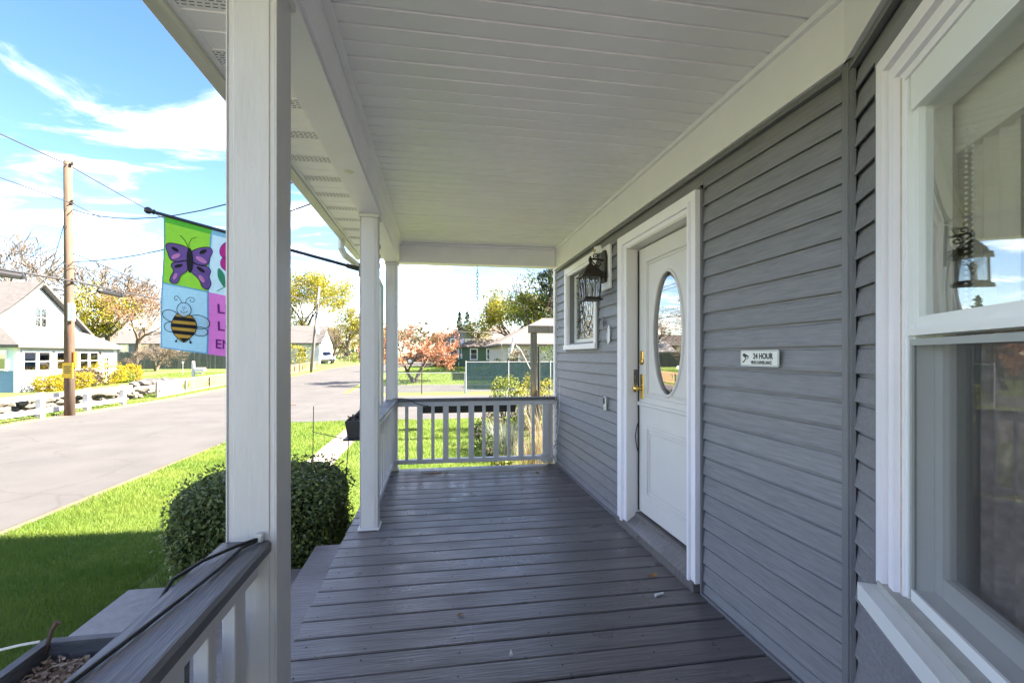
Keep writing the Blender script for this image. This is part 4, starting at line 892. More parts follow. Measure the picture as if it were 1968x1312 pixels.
body = smooth_poly([(925, 603), (965, 598), (1003, 610), (1022, 645), (1018, 685), (995, 718), (962, 745), (925, 720), (903, 690), (898, 650)])
decal('bee_body', body, CLOTH['orange'], .0065)
def hspan(y):
    xs_ = []
    for i in range(len(body)):
        (x0, y0), (x1, y1) = body[i], body[(i + 1) % len(body)]
        if (y0 - y) * (y1 - y) < 0: xs_.append(x0 + (x1 - x0) * (y - y0) / (y1 - y0))
    return (min(xs_), max(xs_)) if len(xs_) > 1 else (960, 962)
for (ya, yb) in ((612, 632), (648, 667), (683, 702)):
    t0, t1 = hspan(ya), hspan(yb); m0, m1 = hspan((ya + yb) / 2 + 4), 0
    decal('bee_stripe', [(t0[0], ya), (t0[1], ya + 8), (m0[1], (ya + yb) / 2 + 8), (t1[1], yb + 7), (t1[0], yb), (m0[0], (ya + yb) / 2)], CLOTH['black'], .0085)
decal('bee_sting', [(937, 722), (990, 724), (962, 745)], CLOTH['black'], .0085)
stroke('bee_outline', body + [body[0]], 3.5, CLOTH['black'], .0088)
hd = ellp(965, 577, 36, 36); decal('bee_head', hd, CLOTH['sky'], .0092); stroke('head_outline', hd + [hd[0]], 3.5, CLOTH['black'], .0105)
for x, y in ((960, 566), (969, 567), (964, 577)): decal('bee_eye', ellp(x, y, 2.6, 3.2, 0, 10), CLOTH['black'], .0105)
stroke('bee_smile', [(947, 582), (955, 590), (966, 592), (976, 590), (984, 584)], 2.6, CLOTH['black'], .0105)
stroke('antenna', [(955, 543), (945, 522), (932, 508), (918, 510), (915, 524), (926, 530), (932, 522)], 3, CLOTH['black'], .0105); stroke('antenna', [(974, 543), (978, 525), (992, 513), (1010, 514), (1019, 526), (1010, 537), (996, 533), (1000, 524)], 3, CLOTH['black'], .0105)
for q in ([(933, 722), (922, 738)], [(985, 722), (994, 742)]): stroke('bee_leg', q, 3.5, CLOTH['black'], .007); decal('bee_foot', ellp(q[1][0], q[1][1] + 3, 6, 6, 0, 10), CLOTH['black'], .008)
for q in (ellp(1168, 255, 35, 46, 20), ellp(1170, 328, 33, 40, -20), ellp(1248, 262, 35, 46, -20), ellp(1246, 335, 33, 42, 20)): decal('flower_petal', q, CLOTH['magenta'], .004); stroke('petal_outline', q + [q[0]], 3, CLOTH['plum'], .005)
decal('flower_heart', ellp(1207, 295, 20, 22), CLOTH['orange'], .006)
stroke('flower_stem', [(1207, 330), (1200, 390), (1165, 440), (1118, 472)], 4, CLOTH['leaf'], .004); decal('flower_leaf', smooth_poly([(1128, 352), (1150, 375), (1158, 410), (1152, 450), (1130, 415), (1122, 380)]), CLOTH['leaf'], .005); decal('flower_leaf', smooth_poly([(1172, 455), (1200, 435), (1235, 430), (1210, 452)]), CLOTH['leaf'], .005)
for txt, x, y in (('LIVE', 1112, 585), ('LOVE', 1110, 676), ('ENJOY', 1100, 770)):
    me = text_mesh(txt, 68, 'lettering', 0, 1.2); me2 = bpy.data.meshes.new('lettering')
    me2.from_pydata([FL(*zf(x + v.co.x * (1.08 if len(txt) == 4 else .93), y - v.co.y + .06 * v.co.x), .0045) for v in me.vertices], [], [tuple(p.vertices) for p in me.polygons]); mesh_obj('lettering', me2, CLOTH['plum'], fl, (0, 0, 0))

# ------------------------------------------------------------------ plants
def quads_mesh(name, c, d, s):
    """n leaf quads: centres, half-length vectors, half-width vectors"""
    n = len(c); V = np.empty((n, 4, 3)); V[:, 0] = c - d; V[:, 1] = c + s * .9; V[:, 2] = c + d; V[:, 3] = c - s * .9
    me = bpy.data.meshes.new(name); me.vertices.add(4 * n); me.vertices.foreach_set('co', V.reshape(-1).astype(np.float32)); me.loops.add(4 * n); me.loops.foreach_set('vertex_index', np.arange(4 * n, dtype=np.int32))
    me.polygons.add(n); me.polygons.foreach_set('loop_start', np.arange(0, 4 * n, 4, dtype=np.int32)); me.polygons.foreach_set('loop_total', np.full(n, 4, dtype=np.int32)); me.update(); me.validate(); return me
def rand_dirs(g, n):
    d = g.normal(size=(n, 3)); return d / np.linalg.norm(d, axis=1, keepdims=True)
def leaf_obj(name, pts, size, mat, parent, g, aspect=.5):
    n = len(pts); d = rand_dirs(g, n); e = rand_dirs(g, n); s = np.cross(d, e); s /= np.linalg.norm(s, axis=1, keepdims=True) + 1e-9
    L = size * g.uniform(.6, 1.3, (n, 1)); org = pts.mean(0); me = quads_mesh(name, pts - org, d * L * .5, s * L * .5 * aspect)
    return mesh_obj(name, me, mat, parent, org)
def leafmat(name, a, b, sc=1.2, rough=.55, tr=.35): return M(name, a, rough, col2=b, vscale=sc, detail=4, trans=tr, spec=.3)
LM = dict(spring=leafmat('leaf_spring', (.15, .15, .014), (.28, .25, .025)), lime=leafmat('leaf_lime', (.09, .13, .018), (.19, .21, .03)), red=leafmat('leaf_red', (.24, .090, .050), (.38, .18, .095), 1.5), rust=leafmat('leaf_rust', (.16, .075, .036), (.25, .13, .06)), bud=leafmat('leaf_bud', (.09, .066, .038), (.15, .11, .065)),
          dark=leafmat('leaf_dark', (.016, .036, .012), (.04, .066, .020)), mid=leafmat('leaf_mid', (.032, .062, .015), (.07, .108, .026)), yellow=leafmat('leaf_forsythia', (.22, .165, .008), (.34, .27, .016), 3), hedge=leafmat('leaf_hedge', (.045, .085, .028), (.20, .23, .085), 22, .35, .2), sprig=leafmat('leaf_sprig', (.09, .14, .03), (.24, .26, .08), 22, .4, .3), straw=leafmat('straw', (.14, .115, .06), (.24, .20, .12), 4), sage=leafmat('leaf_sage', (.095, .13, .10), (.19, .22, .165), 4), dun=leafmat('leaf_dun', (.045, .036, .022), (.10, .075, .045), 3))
BARK = M('bark', (.055, .044, .037), .95, var=.3, vscale=6, stretch=(3, 3, .6), bump=.5); BARKG = M('bark_grey', (.095, .076, .060), .95, var=.25, vscale=6, stretch=(3, 3, .6), bump=.5)
def tree(name, x, y, h, label, leaf=None, n_leaf=2500, lsize=.2, seed=1, spread=.55, trunk=.3, tr=None, levels=4, kids=4, forks=1, group=None, bark=None, squash=1.0, jitter=.35, cat='tree', z=None, lean=(0, 0), rmin=.004):
    rg = random.Random(seed); g = np.random.default_rng(seed); gz = tz(y) if z is None else z
    t = thing(name, (x, y, gz), label, cat, group); tr = tr or h * .022; mb = MB(); tips = []
    def grow(p, d, L, r, lev):
        pts = [p]; rads = [r]; n = 3 if lev > 1 else 4; cur = p.copy(); dd = d.copy()
        for i in range(n):
            dd = (dd + Vector((rg.gauss(0, .12), rg.gauss(0, .12), rg.gauss(.03, .08)))).normalized(); cur = cur + dd * (L / n); pts.append(cur.copy()); rads.append(r * (1 - .5 * (i + 1) / n))
        rads = [max(q_, rmin) for q_ in rads]; mb.tube(pts, rads, 7 if lev == 0 else 5 if lev == 1 else 3, cap=False)
        if lev >= levels:
            for q in pts[1:]: tips.append((q, L))
            return
        k = kids + (1 if lev == 0 else 0) + rg.choice((-1, 0, 0, 1))
        for i in range(max(2, k)):
            f = rg.uniform(.45, 1.0) if i else 1.0; idx = min(n, max(1, int(round(f * n)))); q = pts[idx]
            az = 6.283 * i / max(2, k) + rg.uniform(-.5, .5); sp = spread * rg.uniform(.6, 1.3) * (1.15 if lev == 0 else 1)
            u_ = dd.orthogonal().normalized(); v_ = dd.cross(u_); nd = (dd * math.cos(sp) + (u_ * math.cos(az) + v_ * math.sin(az)) * math.sin(sp)); nd.z = nd.z * squash + .05; nd.normalize()
            grow(q, nd, L * rg.uniform(.58, .82), rads[idx] * (.62 if i else .8), lev + 1)
    L0 = h * trunk
    for f in range(forks):
        d0 = Vector((lean[0], lean[1], 1)) if forks == 1 else Vector((math.cos(f * 2.4 + seed) * .55 + lean[0], math.sin(f * 2.4 + seed) * .55 + lean[1], 1))
        grow(Vector((x, y, gz - .05)), d0.normalized(), L0, tr / (forks ** .4), 0)
    # bring the crown to the wanted height
    top = max(v[2] for v in mb.v); k = h / max(.1, top - gz)
    mb.v = [(x + (a - x) * k, y + (b - y) * k, gz + (c - gz) * k) for a, b, c in mb.v]
    part('trunk', mb, bark or BARK, t)
    if leaf:
        T = np.array([[x + (q.x - x) * k, y + (q.y - y) * k, gz + (q.z - gz) * k] for q, _ in tips]); Ls = np.array([l for _, l in tips]) * k
        i = g.integers(0, len(T), n_leaf); P = T[i] + g.normal(size=(n_leaf, 3)) * (Ls[i] * jitter)[:, None]
        leaf_obj('crown', P, lsize, LM[leaf], t, g)
    return t
def conifer(name, x, y, h, r, label, seed, n=4000, lsize=.3, group=None, low=.1):
    g = np.random.default_rng(seed); gz = tz(y); t = thing(name, (x, y, gz), label, 'tree', group)
    part('trunk', MB().tube([(x, y, gz - .1), (x, y, gz + h * .5), (x, y, gz + h * .97)], [h * .02, h * .012, .02], 6), BARK, t)
    nb = int(h * 6); P = []
    for k in range(nb):
        f = low + (1 - low) * (k + g.uniform(0, 1)) / nb; az = g.uniform(0, 6.283); L = r * (1 - f) ** .8 * g.uniform(.65, 1.15) + .1; m = max(3, int(n / nb)); tt = g.uniform(.1, 1, m) ** .7
        P.append(np.stack([x + np.cos(az) * L * tt, y + np.sin(az) * L * tt, gz + h * f - L * tt * .25 + g.normal(0, .06, m)], 1) + g.normal(0, .10 * L + .03, (m, 3)))
    leaf_obj('crown', np.concatenate(P), lsize, LM['dark'], t, g, .35); return t
def bush(name, x, y, rx, ry, h, leaf, label, seed, n=1800, lsize=.09, group=None, z=None, cat='shrub', core=True):
    g = np.random.default_rng(seed); gz = tz(y) if z is None else z; t = thing(name, (x, y, gz), label, cat, group)
    d = rand_dirs(g, n); rad = g.uniform(.55, 1.0, (n, 1)) ** .5; lump = 1 + .16 * np.sin(d[:, :1] * 6 + seed) * np.cos(d[:, 1:2] * 5 + seed * 2) + .1 * np.sin(d[:, 2:] * 9 + seed)
    P = d * rad * lump * np.array([rx, ry, h * .55]) + np.array([x, y, gz + h * .5]); P[:, 2] = np.maximum(P[:, 2], gz + .02)
    rg = random.Random(seed); mb = MB()
    for k in range(9): a = rg.uniform(0, 6.28); mb.tube([(x + rg.gauss(0, .05), y + rg.gauss(0, .05), gz - .03), (x + rx * .35 * math.cos(a), y + ry * .35 * math.sin(a), gz + h * .45), (x + rx * .7 * math.cos(a), y + ry * .7 * math.sin(a), gz + h * rg.uniform(.6, .9))], [.02, .014, .005], 4)
    part('stems', mb, BARK, t); leaf_obj('foliage', P, lsize, LM[leaf], t, g); return t

# clipped hedge in front of the steps
hg = thing('clipped_hedge', (-1.72, 5.0, G0), 'dark green clipped box hedge beside the porch steps', 'hedge'); g = np.random.default_rng(77)
def hedge_pts(n, cx, cy, hx, hy, h, shell):
    d = rand_dirs(g, n); p_ = 3.8; nrm = (np.abs(d) ** p_).sum(1, keepdims=True) ** (1 / p_); q = d / nrm * (1 - shell * g.uniform(0, 1, (n, 1)) ** 2)
    q *= 1 + .035 * np.sin(q[:, :1] * 7) * np.sin(q[:, 1:2] * 6 + 1) + .03 * np.sin(q[:, 2:] * 8 + q[:, :1] * 5); return q * np.array([hx, hy, h / 2]) + np.array([cx, cy, G0 + h / 2 + .03])
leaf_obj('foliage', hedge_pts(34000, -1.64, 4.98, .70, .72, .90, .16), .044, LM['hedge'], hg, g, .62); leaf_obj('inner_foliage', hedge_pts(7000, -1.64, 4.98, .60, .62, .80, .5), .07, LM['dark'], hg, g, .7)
sp_ = hedge_pts(3200, -1.64, 4.98, .74, .76, .97, .03); sp_ += g.normal(0, .022, sp_.shape); leaf_obj('sprigs', sp_, .046, LM['sprig'], hg, g, .5)
mb = MB(); rg = random.Random(2)
for k in range(26): a, b = rg.uniform(-.6, .6), rg.uniform(-.55, .55); mb.tube([(-1.7 + a * .5, 4.98 + b * .5, G0 - .03), (-1.7 + a * .8, 4.98 + b * .8, G0 + .4), (-1.7 + a, 4.98 + b, G0 + .8)], [.014, .010, .004], 4)
part('stems', mb, BARK, hg)
def blades(name, spots, label, leaf, seed, hmin, hmax, w_, cat='plant'):
    rg = random.Random(seed); mb = MB(); x0, y0 = spots[0][:2]
    for (x, y, n, rad) in spots:
        for k in range(n):
            a = rg.uniform(0, 6.283); r_ = rad * rg.uniform(0, 1); bx, by = x + r_ * math.cos(a), y + r_ * math.sin(a); h = rg.uniform(hmin, hmax); l = h * rg.uniform(.1, .5); c, s = math.cos(a), math.sin(a); px, py = -s * w_ / 2, c * w_ / 2
            mb.add([(bx - px, by - py, G0), (bx + px, by + py, G0), (bx + c * l * .4 + px, by + s * l * .4 + py, G0 + h * .6), (bx + c * l * .4 - px, by + s * l * .4 - py, G0 + h * .6), (bx + c * l, by + s * l, G0 + h)], [(0, 1, 2, 3), (3, 2, 4)])
    t = thing(name, (x0, y0, G0), label, cat); part('blades', mb, LM[leaf], t); return t
blades('daylily', [(-.98, 4.55, 16, .10)], 'young green daylily leaves behind the middle post', 'lime', 5, .3, .62, .02)
# garden bed beyond the end railing
SOIL = M('bed_soil', (.055, .04, .03), .95, col2=(.15, .11, .08), vscale=14, bump=.6)
bed = MB().add([(1.0 + (.12 * math.sin(y * 3)) if x == 0 else 3.3, y, G0 + .014) for y in frange(6.4, 13.6, .6) for x in (0, 1)], [(2 * i, 2 * i + 1, 2 * i + 3, 2 * i + 2) for i in range(12)]); struct(part('garden_bed', bed, SOIL))
blades('ornamental_grass', [(1.62, 8.0, 130, .2), (1.75, 8.5, 110, .2)], 'clump of dry straw-coloured ornamental grass in the garden bed', 'straw', 6, .35, .75, .008)
blades('lavender', [(1.45, 9.6, 320, .26), (1.3, 10.0, 160, .2)], 'silvery sage-green lavender clump in the garden bed', 'sage', 7, .4, .8, .012)
blades('straw_stalks', [(2.05, 8.4, 110, .26), (2.2, 9.1, 90, .3)], 'tall dry stalks against the wire netting', 'straw', 8, .6, 1.3, .009)
blades('iris', [(1.36, 7.4, 30, .1)], 'green iris leaves at the front of the garden bed', 'lime', 9, .25, .5, .022)
for i, (x, y, rx, h, lf, lb) in enumerate(((1.05, 9.2, .26, .5, 'mid', 'leafy green perennial clump at the lawn edge of the garden bed'), (1.12, 8.0, .2, .34, 'lime', 'low yellow-green perennial mound in the garden bed'), (1.25, 10.9, .32, .75, 'dun', 'brownish dry shrub in the garden bed below the round yew'), (1.5, 7.1, .2, .3, 'mid', 'small green herb clump beside the iris'), (1.02, 10.3, .22, .6, 'dark', 'dark green leafy clump at the far lawn edge of the garden bed'))): bush('perennial', x, y, rx, rx, h, lf, lb, 40 + i, 500, .07, z=G0)
bush('round_yew', 1.95, 12.9, .55, .5, 1.42, 'lime', 'bright yellow-green rounded yew at the end of the boxwood row', 51, 2600, .075, z=G0)
for i in range(3): bush('boxwood', 2.55 + i * .62, 12.9, .42, .42, 1.38 - .05 * (i % 2), 'spring', ('pale yellow-tipped boxwood next to the round yew', 'pale yellow-tipped boxwood behind the weathered post', 'pale yellow-tipped boxwood beyond the weathered post')[i], 55 + i, 1700, .07, z=G0)

# trees of the neighbourhood
bigs = 'large bare trees behind the white house'
tree('bare_tree', -47, 62, 16, 'tall grey bare tree rising over the white house roof', 'bud', 1500, .12, 101, .5, .28, levels=5, kids=4, bark=BARKG, rmin=.022)
tree('bare_tree', -39, 63, 12.5, 'tan budding tree between the utility pole and the white gable', 'bud', 5000, .16, 102, .55, .25, levels=5, kids=4, bark=BARKG, rmin=.022)
tree('bare_tree', -58, 60, 15.5, 'broad bare tree far behind the white house', 'bud', 1500, .12, 108, .55, .28, levels=5, kids=4, bark=BARKG, rmin=.022)
tree('budding_tree', -36, 57, 9.0, 'yellow-green budding tree beside the white house gable', 'spring', 8000, .26, 103, .6, .25, levels=4, kids=4)
tree('russet_tree', -32, 56.5, 8.9, 'russet budding tree left of the hanging flag', 'rust', 2600, .22, 104, .65, .24, levels=4, kids=4, bark=BARKG)
tree('russet_tree', -26.5, 60, 9.2, 'russet budding tree behind the stockade fence and the flag', 'rust', 2400, .22, 124, .65, .24, levels=4, kids=4, bark=BARKG)
tree('vase_tree', -21.9, 38.9, 2.35, 'small bare vase-shaped tree on the lawn by the side drive', 'bud', 1500, .06, 105, .42, .25, .07, 4, 4, 1, bark=BARKG)
tree('vase_tree', -26.3, 49.5, 3.0, 'wide bare ornamental tree in front of the stockade fence', 'bud', 2200, .08, 106, .6, .2, .09, 4, 4, 2, bark=BARKG)
tree('maple', -21.5, 81, 14.5, 'tall yellow-green maple behind the white gabled house', 'spring', 14000, .34, 110, .6, .25, levels=4, kids=4)
tree('maple', -28, 84, 13.5, 'yellow-green maple farther along behind the street lamp', 'spring', 11000, .34, 111, .6, .25, levels=4, kids=4)
tree('maple', -15.5, 90, 9.5, 'low yellow-green maple at the end of the road', 'spring', 10000, .34, 112, .65, .25, levels=4, kids=4)
tree('cherry_tree', -13.8, 66, 5.6, 'small pinkish bare tree beside the parked white car', 'bud', 2000, .12, 113, .6, .25, levels=4, kids=4, bark=BARKG)
tree('red_maple', -1.45, 32.6, 4.45, 'wide low tree with orange-red spring leaves on the lawn', 'red', 9500, .14, 114, .62, .26, .13, 4, 4, 2, bark=BARK, squash=.45, jitter=.22, lean=(.12, 0))
tree('locust', 10.2, 47, 13.5, 'airy tree with thin dark branches above the tan-roofed house', 'dun', 1900, .17, 116, .55, .3, levels=5, kids=3)
tree('spring_tree', 9.4, 55, 9.6, 'yellow-green leafy tree behind the tan-roofed house', 'spring', 10000, .28, 117, .65, .22, levels=4, kids=4)
tree('spring_tree', 11.0, 50.5, 10.5, 'lime-green leafy tree beside the dark evergreen', 'lime', 11000, .30, 118, .65, .22, levels=4, kids=4)
conifer('spruce', 11.5, 46.0, 15.5, 3.0, 'tall dark evergreen beyond the tan-roofed house', 120, 9000, .32, low=.15)
conifer('pine', 4.9, 97, 9.3, 2.2, 'dark pine standing behind the grey house gable', 121, 1800, .4, low=.35); conifer('pine', 6.6, 99, 9.6, 2.3, 'dark pine behind the grey house roof', 122, 1800, .4, low=.35)
for i, (x, y, h) in enumerate(((-4.5, 95, 7), (1.0, 100, 6.5), (10, 104, 8.0), (15, 100, 8.5), (20, 96, 9), (-9.5, 96, 7.5))): tree('distant_tree', x, y, h, ('tan skyline tree left of the grey house', 'russet skyline tree behind the pickup', 'tan skyline tree behind the grey house wing', 'russet skyline tree behind the bungalow chimney', 'tan skyline tree behind the tan-roofed house', 'yellow-green skyline tree at the road bend')[i], ('bud', 'rust', 'bud', 'rust', 'bud', 'spring')[i], 1500, .3, 130 + i, .6, .25, levels=3, kids=4, group='skyline trees', bark=BARKG)
wood = []
g = np.random.default_rng(9)
for k in range(150):
    a = R(-100 + 200 * k / 150 + g.uniform(-1, 1)); rr = g.uniform(140, 190); x, y = rr * math.sin(a), rr * math.cos(a); h = g.uniform(7, 12); d = rand_dirs(g, 90)
    wood.append(d * g.uniform(.4, 1, (90, 1)) * np.array([5, 5, h * .5]) + np.array([x, y, tz(y) + h * .5]))
o = leaf_obj('distant_wood', np.concatenate(wood), 1.6, leafmat('wood_far', (.065, .058, .036), (.115, .095, .055), .05), None, g, .7); tag(o, 'far belt of budding woodland along the horizon', 'woodland', kind='stuff')
# ------------------------------------------------------------------ houses across the way
def lapmat(name, col, pitch=.12, rough=.6, axis='Z'):
    m = M(name, col, rough, var=.04, vscale=3); t = m.node_tree; b = t.nodes['Principled BSDF']
    co = t.nodes.new('ShaderNodeTexCoord'); sp = t.nodes.new('ShaderNodeSeparateXYZ'); t.links.new(co.outputs['Object'], sp.inputs[0])
    dv = t.nodes.new('ShaderNodeMath'); dv.operation = 'DIVIDE'; dv.inputs[1].default_value = pitch; t.links.new(sp.outputs[axis], dv.inputs[0])
    fr_ = t.nodes.new('ShaderNodeMath'); fr_.operation = 'FRACT'; t.links.new(dv.outputs[0], fr_.inputs[0])
    iv = t.nodes.new('ShaderNodeMath'); iv.operation = 'SUBTRACT'; iv.inputs[0].default_value = 1; t.links.new(fr_.outputs[0], iv.inputs[1])
    bn = t.nodes.new('ShaderNodeBump'); bn.inputs['Strength'].default_value = 1; bn.inputs['Distance'].default_value = .02; t.links.new(iv.outputs[0], bn.inputs['Height']); t.links.new(bn.outputs[0], b.inputs['Normal']); return m
LAPW = lapmat('white_clapboard', (.36, .38, .41)); LAPB = lapmat('blue_clapboard', (.10, .21, .31)); LAPG = lapmat('green_clapboard', (.06, .105, .052)); LAPGY = lapmat('grey_clapboard', (.13, .125, .145)); LAPC = lapmat('cream_clapboard', (.36, .335, .29)); LAPT = lapmat('teal_clapboard', (.10, .20, .21))
DGLASS = glass_mat('house_glass', (.16, .17, .18), .30); CURT = M('window_shade', (.6, .58, .52), .9); WTRIM = M('house_trim', (.62, .62, .62), .5)
SHG = M('shingle_grey', (.075, .073, .073), .95, var=.2, vscale=5, bump=.4); SHT = M('shingle_tan', (.105, .090, .078), .95, var=.2, vscale=5, bump=.4)
def window(parent, face, a, b, z0, z1, at, grid_=(1, 2), frame=.07, shade=True, depth=.06, mat=None):
    """face: '+x','-x','-y'; a..b along the wall, at = wall plane"""
    n = node('window', parent, (at if 'x' in face else (a + b) / 2, (a + b) / 2 if 'x' in face else at, z0)); s = 1 if face[0] == '+' else -1
    def bx(mb, a0, a1, q0, q1, o0, o1):
        lo, hi = sorted((at + s * o0, at + s * o1))
        return mb.box(lo, hi, a0, a1, q0, q1) if 'x' in face else mb.box(a0, a1, lo, hi, q0, q1)
    f = MB(); bx(f, a - frame, a, z0 - frame, z1 + frame, .0, depth); bx(f, b, b + frame, z0 - frame, z1 + frame, 0, depth); bx(f, a, b, z1, z1 + frame, 0, depth - .005); bx(f, a, b, z0 - frame, z0, 0, depth + .02)
    part('frame', f, mat or WTRIM, n); part('pane', bx(MB(), a, b, z0, z1, .012, .018), DGLASS, n)
    part('backing', bx(MB(), a, b, z0, z1, .002, .006), DARKROOM, n)
    if shade: part('shade', bx(MB(), a + .02, b - .02, z1 - (z1 - z0) * .38, z1, .007, .010), CURT, n)
    gm = MB(); cx_, cz_ = grid_
    for i in range(1, cx_): q = a + (b - a) * i / cx_; bx(gm, q - .018, q + .018, z0, z1, .02, .042)
    for i in range(1, cz_): q = z0 + (z1 - z0) * i / cz_; bx(gm, a, b, q - .02, q + .02, .019, .041)
    if gm.v: part('glazing_bars', gm, mat or WTRIM, n)
    return n
def gable_house(name, x0, x1, y0, y1, zb, ze, zr, axis, wall, roof, label, over=.3, th=.14):
    h = thing(name, ((x0 + x1) / 2, (y0 + y1) / 2, zb), label, 'house')
    w_ = MB(); xm, ym = (x0 + x1) / 2, (y0 + y1) / 2
    w_.prism([(y0, zb - .4), (y1, zb - .4), (y1, ze), (ym, zr - .12), (y0, ze)], x0, x1, 'x') if axis == 'x' else w_.prism([(x0, zb - .4), (x1, zb - .4), (x1, ze), (xm, zr - .12), (x0, ze)], y0, y1, 'y')
    part('wall', w_, wall, h); r_ = MB()
    if axis == 'x':
        k = (zr - ze) / (ym - y0)
        for s, e in ((-1, y0), (1, y1)): r_.prism([(ym, zr), (e + s * over, ze - k * over), (e + s * over, ze - k * over + th), (ym, zr + th)], x0 - over, x1 + over, 'x')
    else:
        k = (zr - ze) / (xm - x0)
        for s, e in ((-1, x0), (1, x1)): r_.prism([(xm, zr), (e + s * over, ze - k * over), (e + s * over, ze - k * over + th), (xm, zr + th)], y0 - over, y1 + over, 'y')
    part('roof', r_, roof, h); return h
def hip_roof(parent, x0, x1, y0, y1, ze, zr, inset, mat, over=.35, th=.12):
    a, b, c, d = x0 - over, x1 + over, y0 - over, y1 + over
    vs = [(a, c, ze), (b, c, ze), (b, d, ze), (a, d, ze), (a + inset, (c + d) / 2, zr), (b - inset, (c + d) / 2, zr), (a, c, ze - th), (b, c, ze - th), (b, d, ze - th), (a, d, ze - th)]
    part('roof', MB().add(vs, [(0, 1, 5, 4), (2, 3, 4, 5), (1, 2, 5), (3, 0, 4), (0, 6, 7, 1), (1, 7, 8, 2), (2, 8, 9, 3), (3, 9, 6, 0), (6, 9, 8, 7)]), mat, parent)
# white house across the street
wh = gable_house('white_house', -34, -23.5, 28.4, 36.2, -.55, 2.75, 5.62, 'x', LAPW, SHG, 'white clapboard house with steep gable and glazed front porch across the street', .35, .16)
window(wh, '+x', 32.0, 32.85, 3.1, 4.2, -23.5, (2, 2), .12)
px0, px1, py0, py1, pz = -23.45, -22.0, 28.9, 36.7, -.62
part('porch_wall', MB().box(px0, px1, py0, py1, pz - .2, 1.86), LAPW, wh); part('porch_end_wall', MB().box(px0 - 3.4, px1 - .15, py0 - .05, py0 - .005, pz - .2, .55), LAPB, wh); part('porch_end_wall', MB().box(px0 - 3.4, px1 - .15, py0 - .05, py0 - .005, .56, 1.85), M('pale_blue_trim', (.50, .62, .68), .6), wh)
part('corner_board', MB().box(px1 - .14, px1 + .03, py0 - .07, py0 + .12, pz - .2, 1.86), WTRIM, wh); part('corner_board', MB().box(px1 - .14, px1 + .03, py1 - .3, py1 + .03, pz - .2, 1.86), WTRIM, wh)
part('porch_roof', MB().add([(px1 + .35, py0 - .4, 1.95), (px1 + .35, py1 + .4, 1.95), (px0 - .1, py1 - .9, 3.0), (px0 - .1, py0 + .9, 3.0), (px1 + .35, py0 - .4, 1.80), (px1 + .35, py1 + .4, 1.80), (px0 - 3.2, py0 - .4, 1.95), (px0 - 3.2, py0 + .9, 3.0), (px0 - 3.2, py0 - .4, 1.80), (px0 - .1, py1 + .4, 1.95), (px0 - .1, py1 + .4, 1.80)], [(0, 1, 2, 3), (0, 4, 5, 1), (6, 0, 3, 7), (6, 8, 4, 0), (1, 9, 2), (1, 5, 10, 9), (4, 8, 10, 5)]), SHG, wh)
for (a, b) in ((29.25, 30.05), (30.2, 31.0), (31.45, 32.25), (32.4, 33.1), (33.3, 34.0), (34.15, 34.9)): window(wh, '+x', a, b, .55, 1.55, px1, (1, 2), .09)
for (a, b) in ((-24.9, -23.9), (-23.6, -22.5), (-26.3, -25.2)): window(wh, '-y', a, b, .66, 1.62, py0 - .05, (1, 1), .09, False)
dr = node('door', wh, (px1, 35.5, pz)); part('leaf', MB().box(px1, px1 + .04, 35.2, 36.1, pz, 1.5), WTRIM, dr)
for k in range(5):
    for q in range(2): part('pane', MB().box(px1 + .041, px1 + .05, 35.45 + q * .22, 35.62 + q * .22, -.2 + k * .3, .04 + k * .3), DGLASS, dr)
part('porch_lamp', MB().lathe((px1 + .12, 35.0, 1.4), [(.03, 0), (.07, .03), (.05, .16), (.10, .18), (.02, .26)], 8), IRON, wh)
# green bungalow with a sunroom, grey house behind it
gz = tz(57)
gh = thing('green_house', (5.4, 60, gz), 'low green clapboard bungalow with hip roof and white windows', 'house')
part('wall', MB().box(2.75, 11.5, 57, 64, gz - .3, 2.32), LAPG, gh); hip_roof(gh, 2.75, 11.5, 57, 64, 2.42, 3.95, 3.2, SHT)
part('chimney', MB().box(5.2, 5.65, 59.5, 59.95, 2.9, 4.25), M('brick_dark', (.10, .05, .04), .9, var=.2, vscale=9), gh)
for x in (2.75, 7.75): part('corner_board', MB().box(x - .05, x + .08, 56.95, 57.05, gz - .2, 2.3), WTRIM, gh)
for (a, b) in ((4.25, 4.95), (6.25, 6.95)): window(gh, '-y', a, b, .95, 2.1, 57.0, (1, 2), .13)
part('sunroom_wall', MB().box(1.15, 2.70, 57.4, 62, gz - .3, .95), LAPT, gh); part('sunroom_wall', MB().box(1.15, 2.70, 57.45, 62, .96, 2.15), WTRIM, gh)
for (a, b) in ((1.3, 1.72), (1.82, 2.24), (2.3, 2.62)): window(gh, '-y', a, b, 1.05, 2.0, 57.44, (1, 2), .06, False)
part('sunroom_roof', MB().prism([(.8, 2.16), (2.72, 2.16), (2.72, 2.7)], 57.1, 62.2), SHT, gh)
part('meter_box', MB().box(3.0, 3.2, 56.86, 56.99, 1.0, 1.6).box(3.06, 3.12, 56.9, 56.98, 1.6, 2.9), STEEL, gh)
yh = gable_house('grey_house', 1.3, 7.0, 76, 86, tz(76), 3.7, 5.85, 'y', LAPGY, SHG, 'grey gabled house rising behind the green bungalow', .35, .16)
for (a, b) in ((2.5, 3.1), (4.9, 5.5)): window(yh, '-y', a, b, 3.3, 3.95, 76.0, (1, 2), .12, False)
part('wing_roof', MB().prism([(79.0, 4.2), (83.0, 5.75), (87, 4.2), (87, 4.05), (79, 4.05)], 6.6, 14.5, 'x'), SHT, yh); part('wing_wall', MB().box(6.9, 14.2, 79.4, 86.6, tz(79), 4.1), LAPGY, yh)
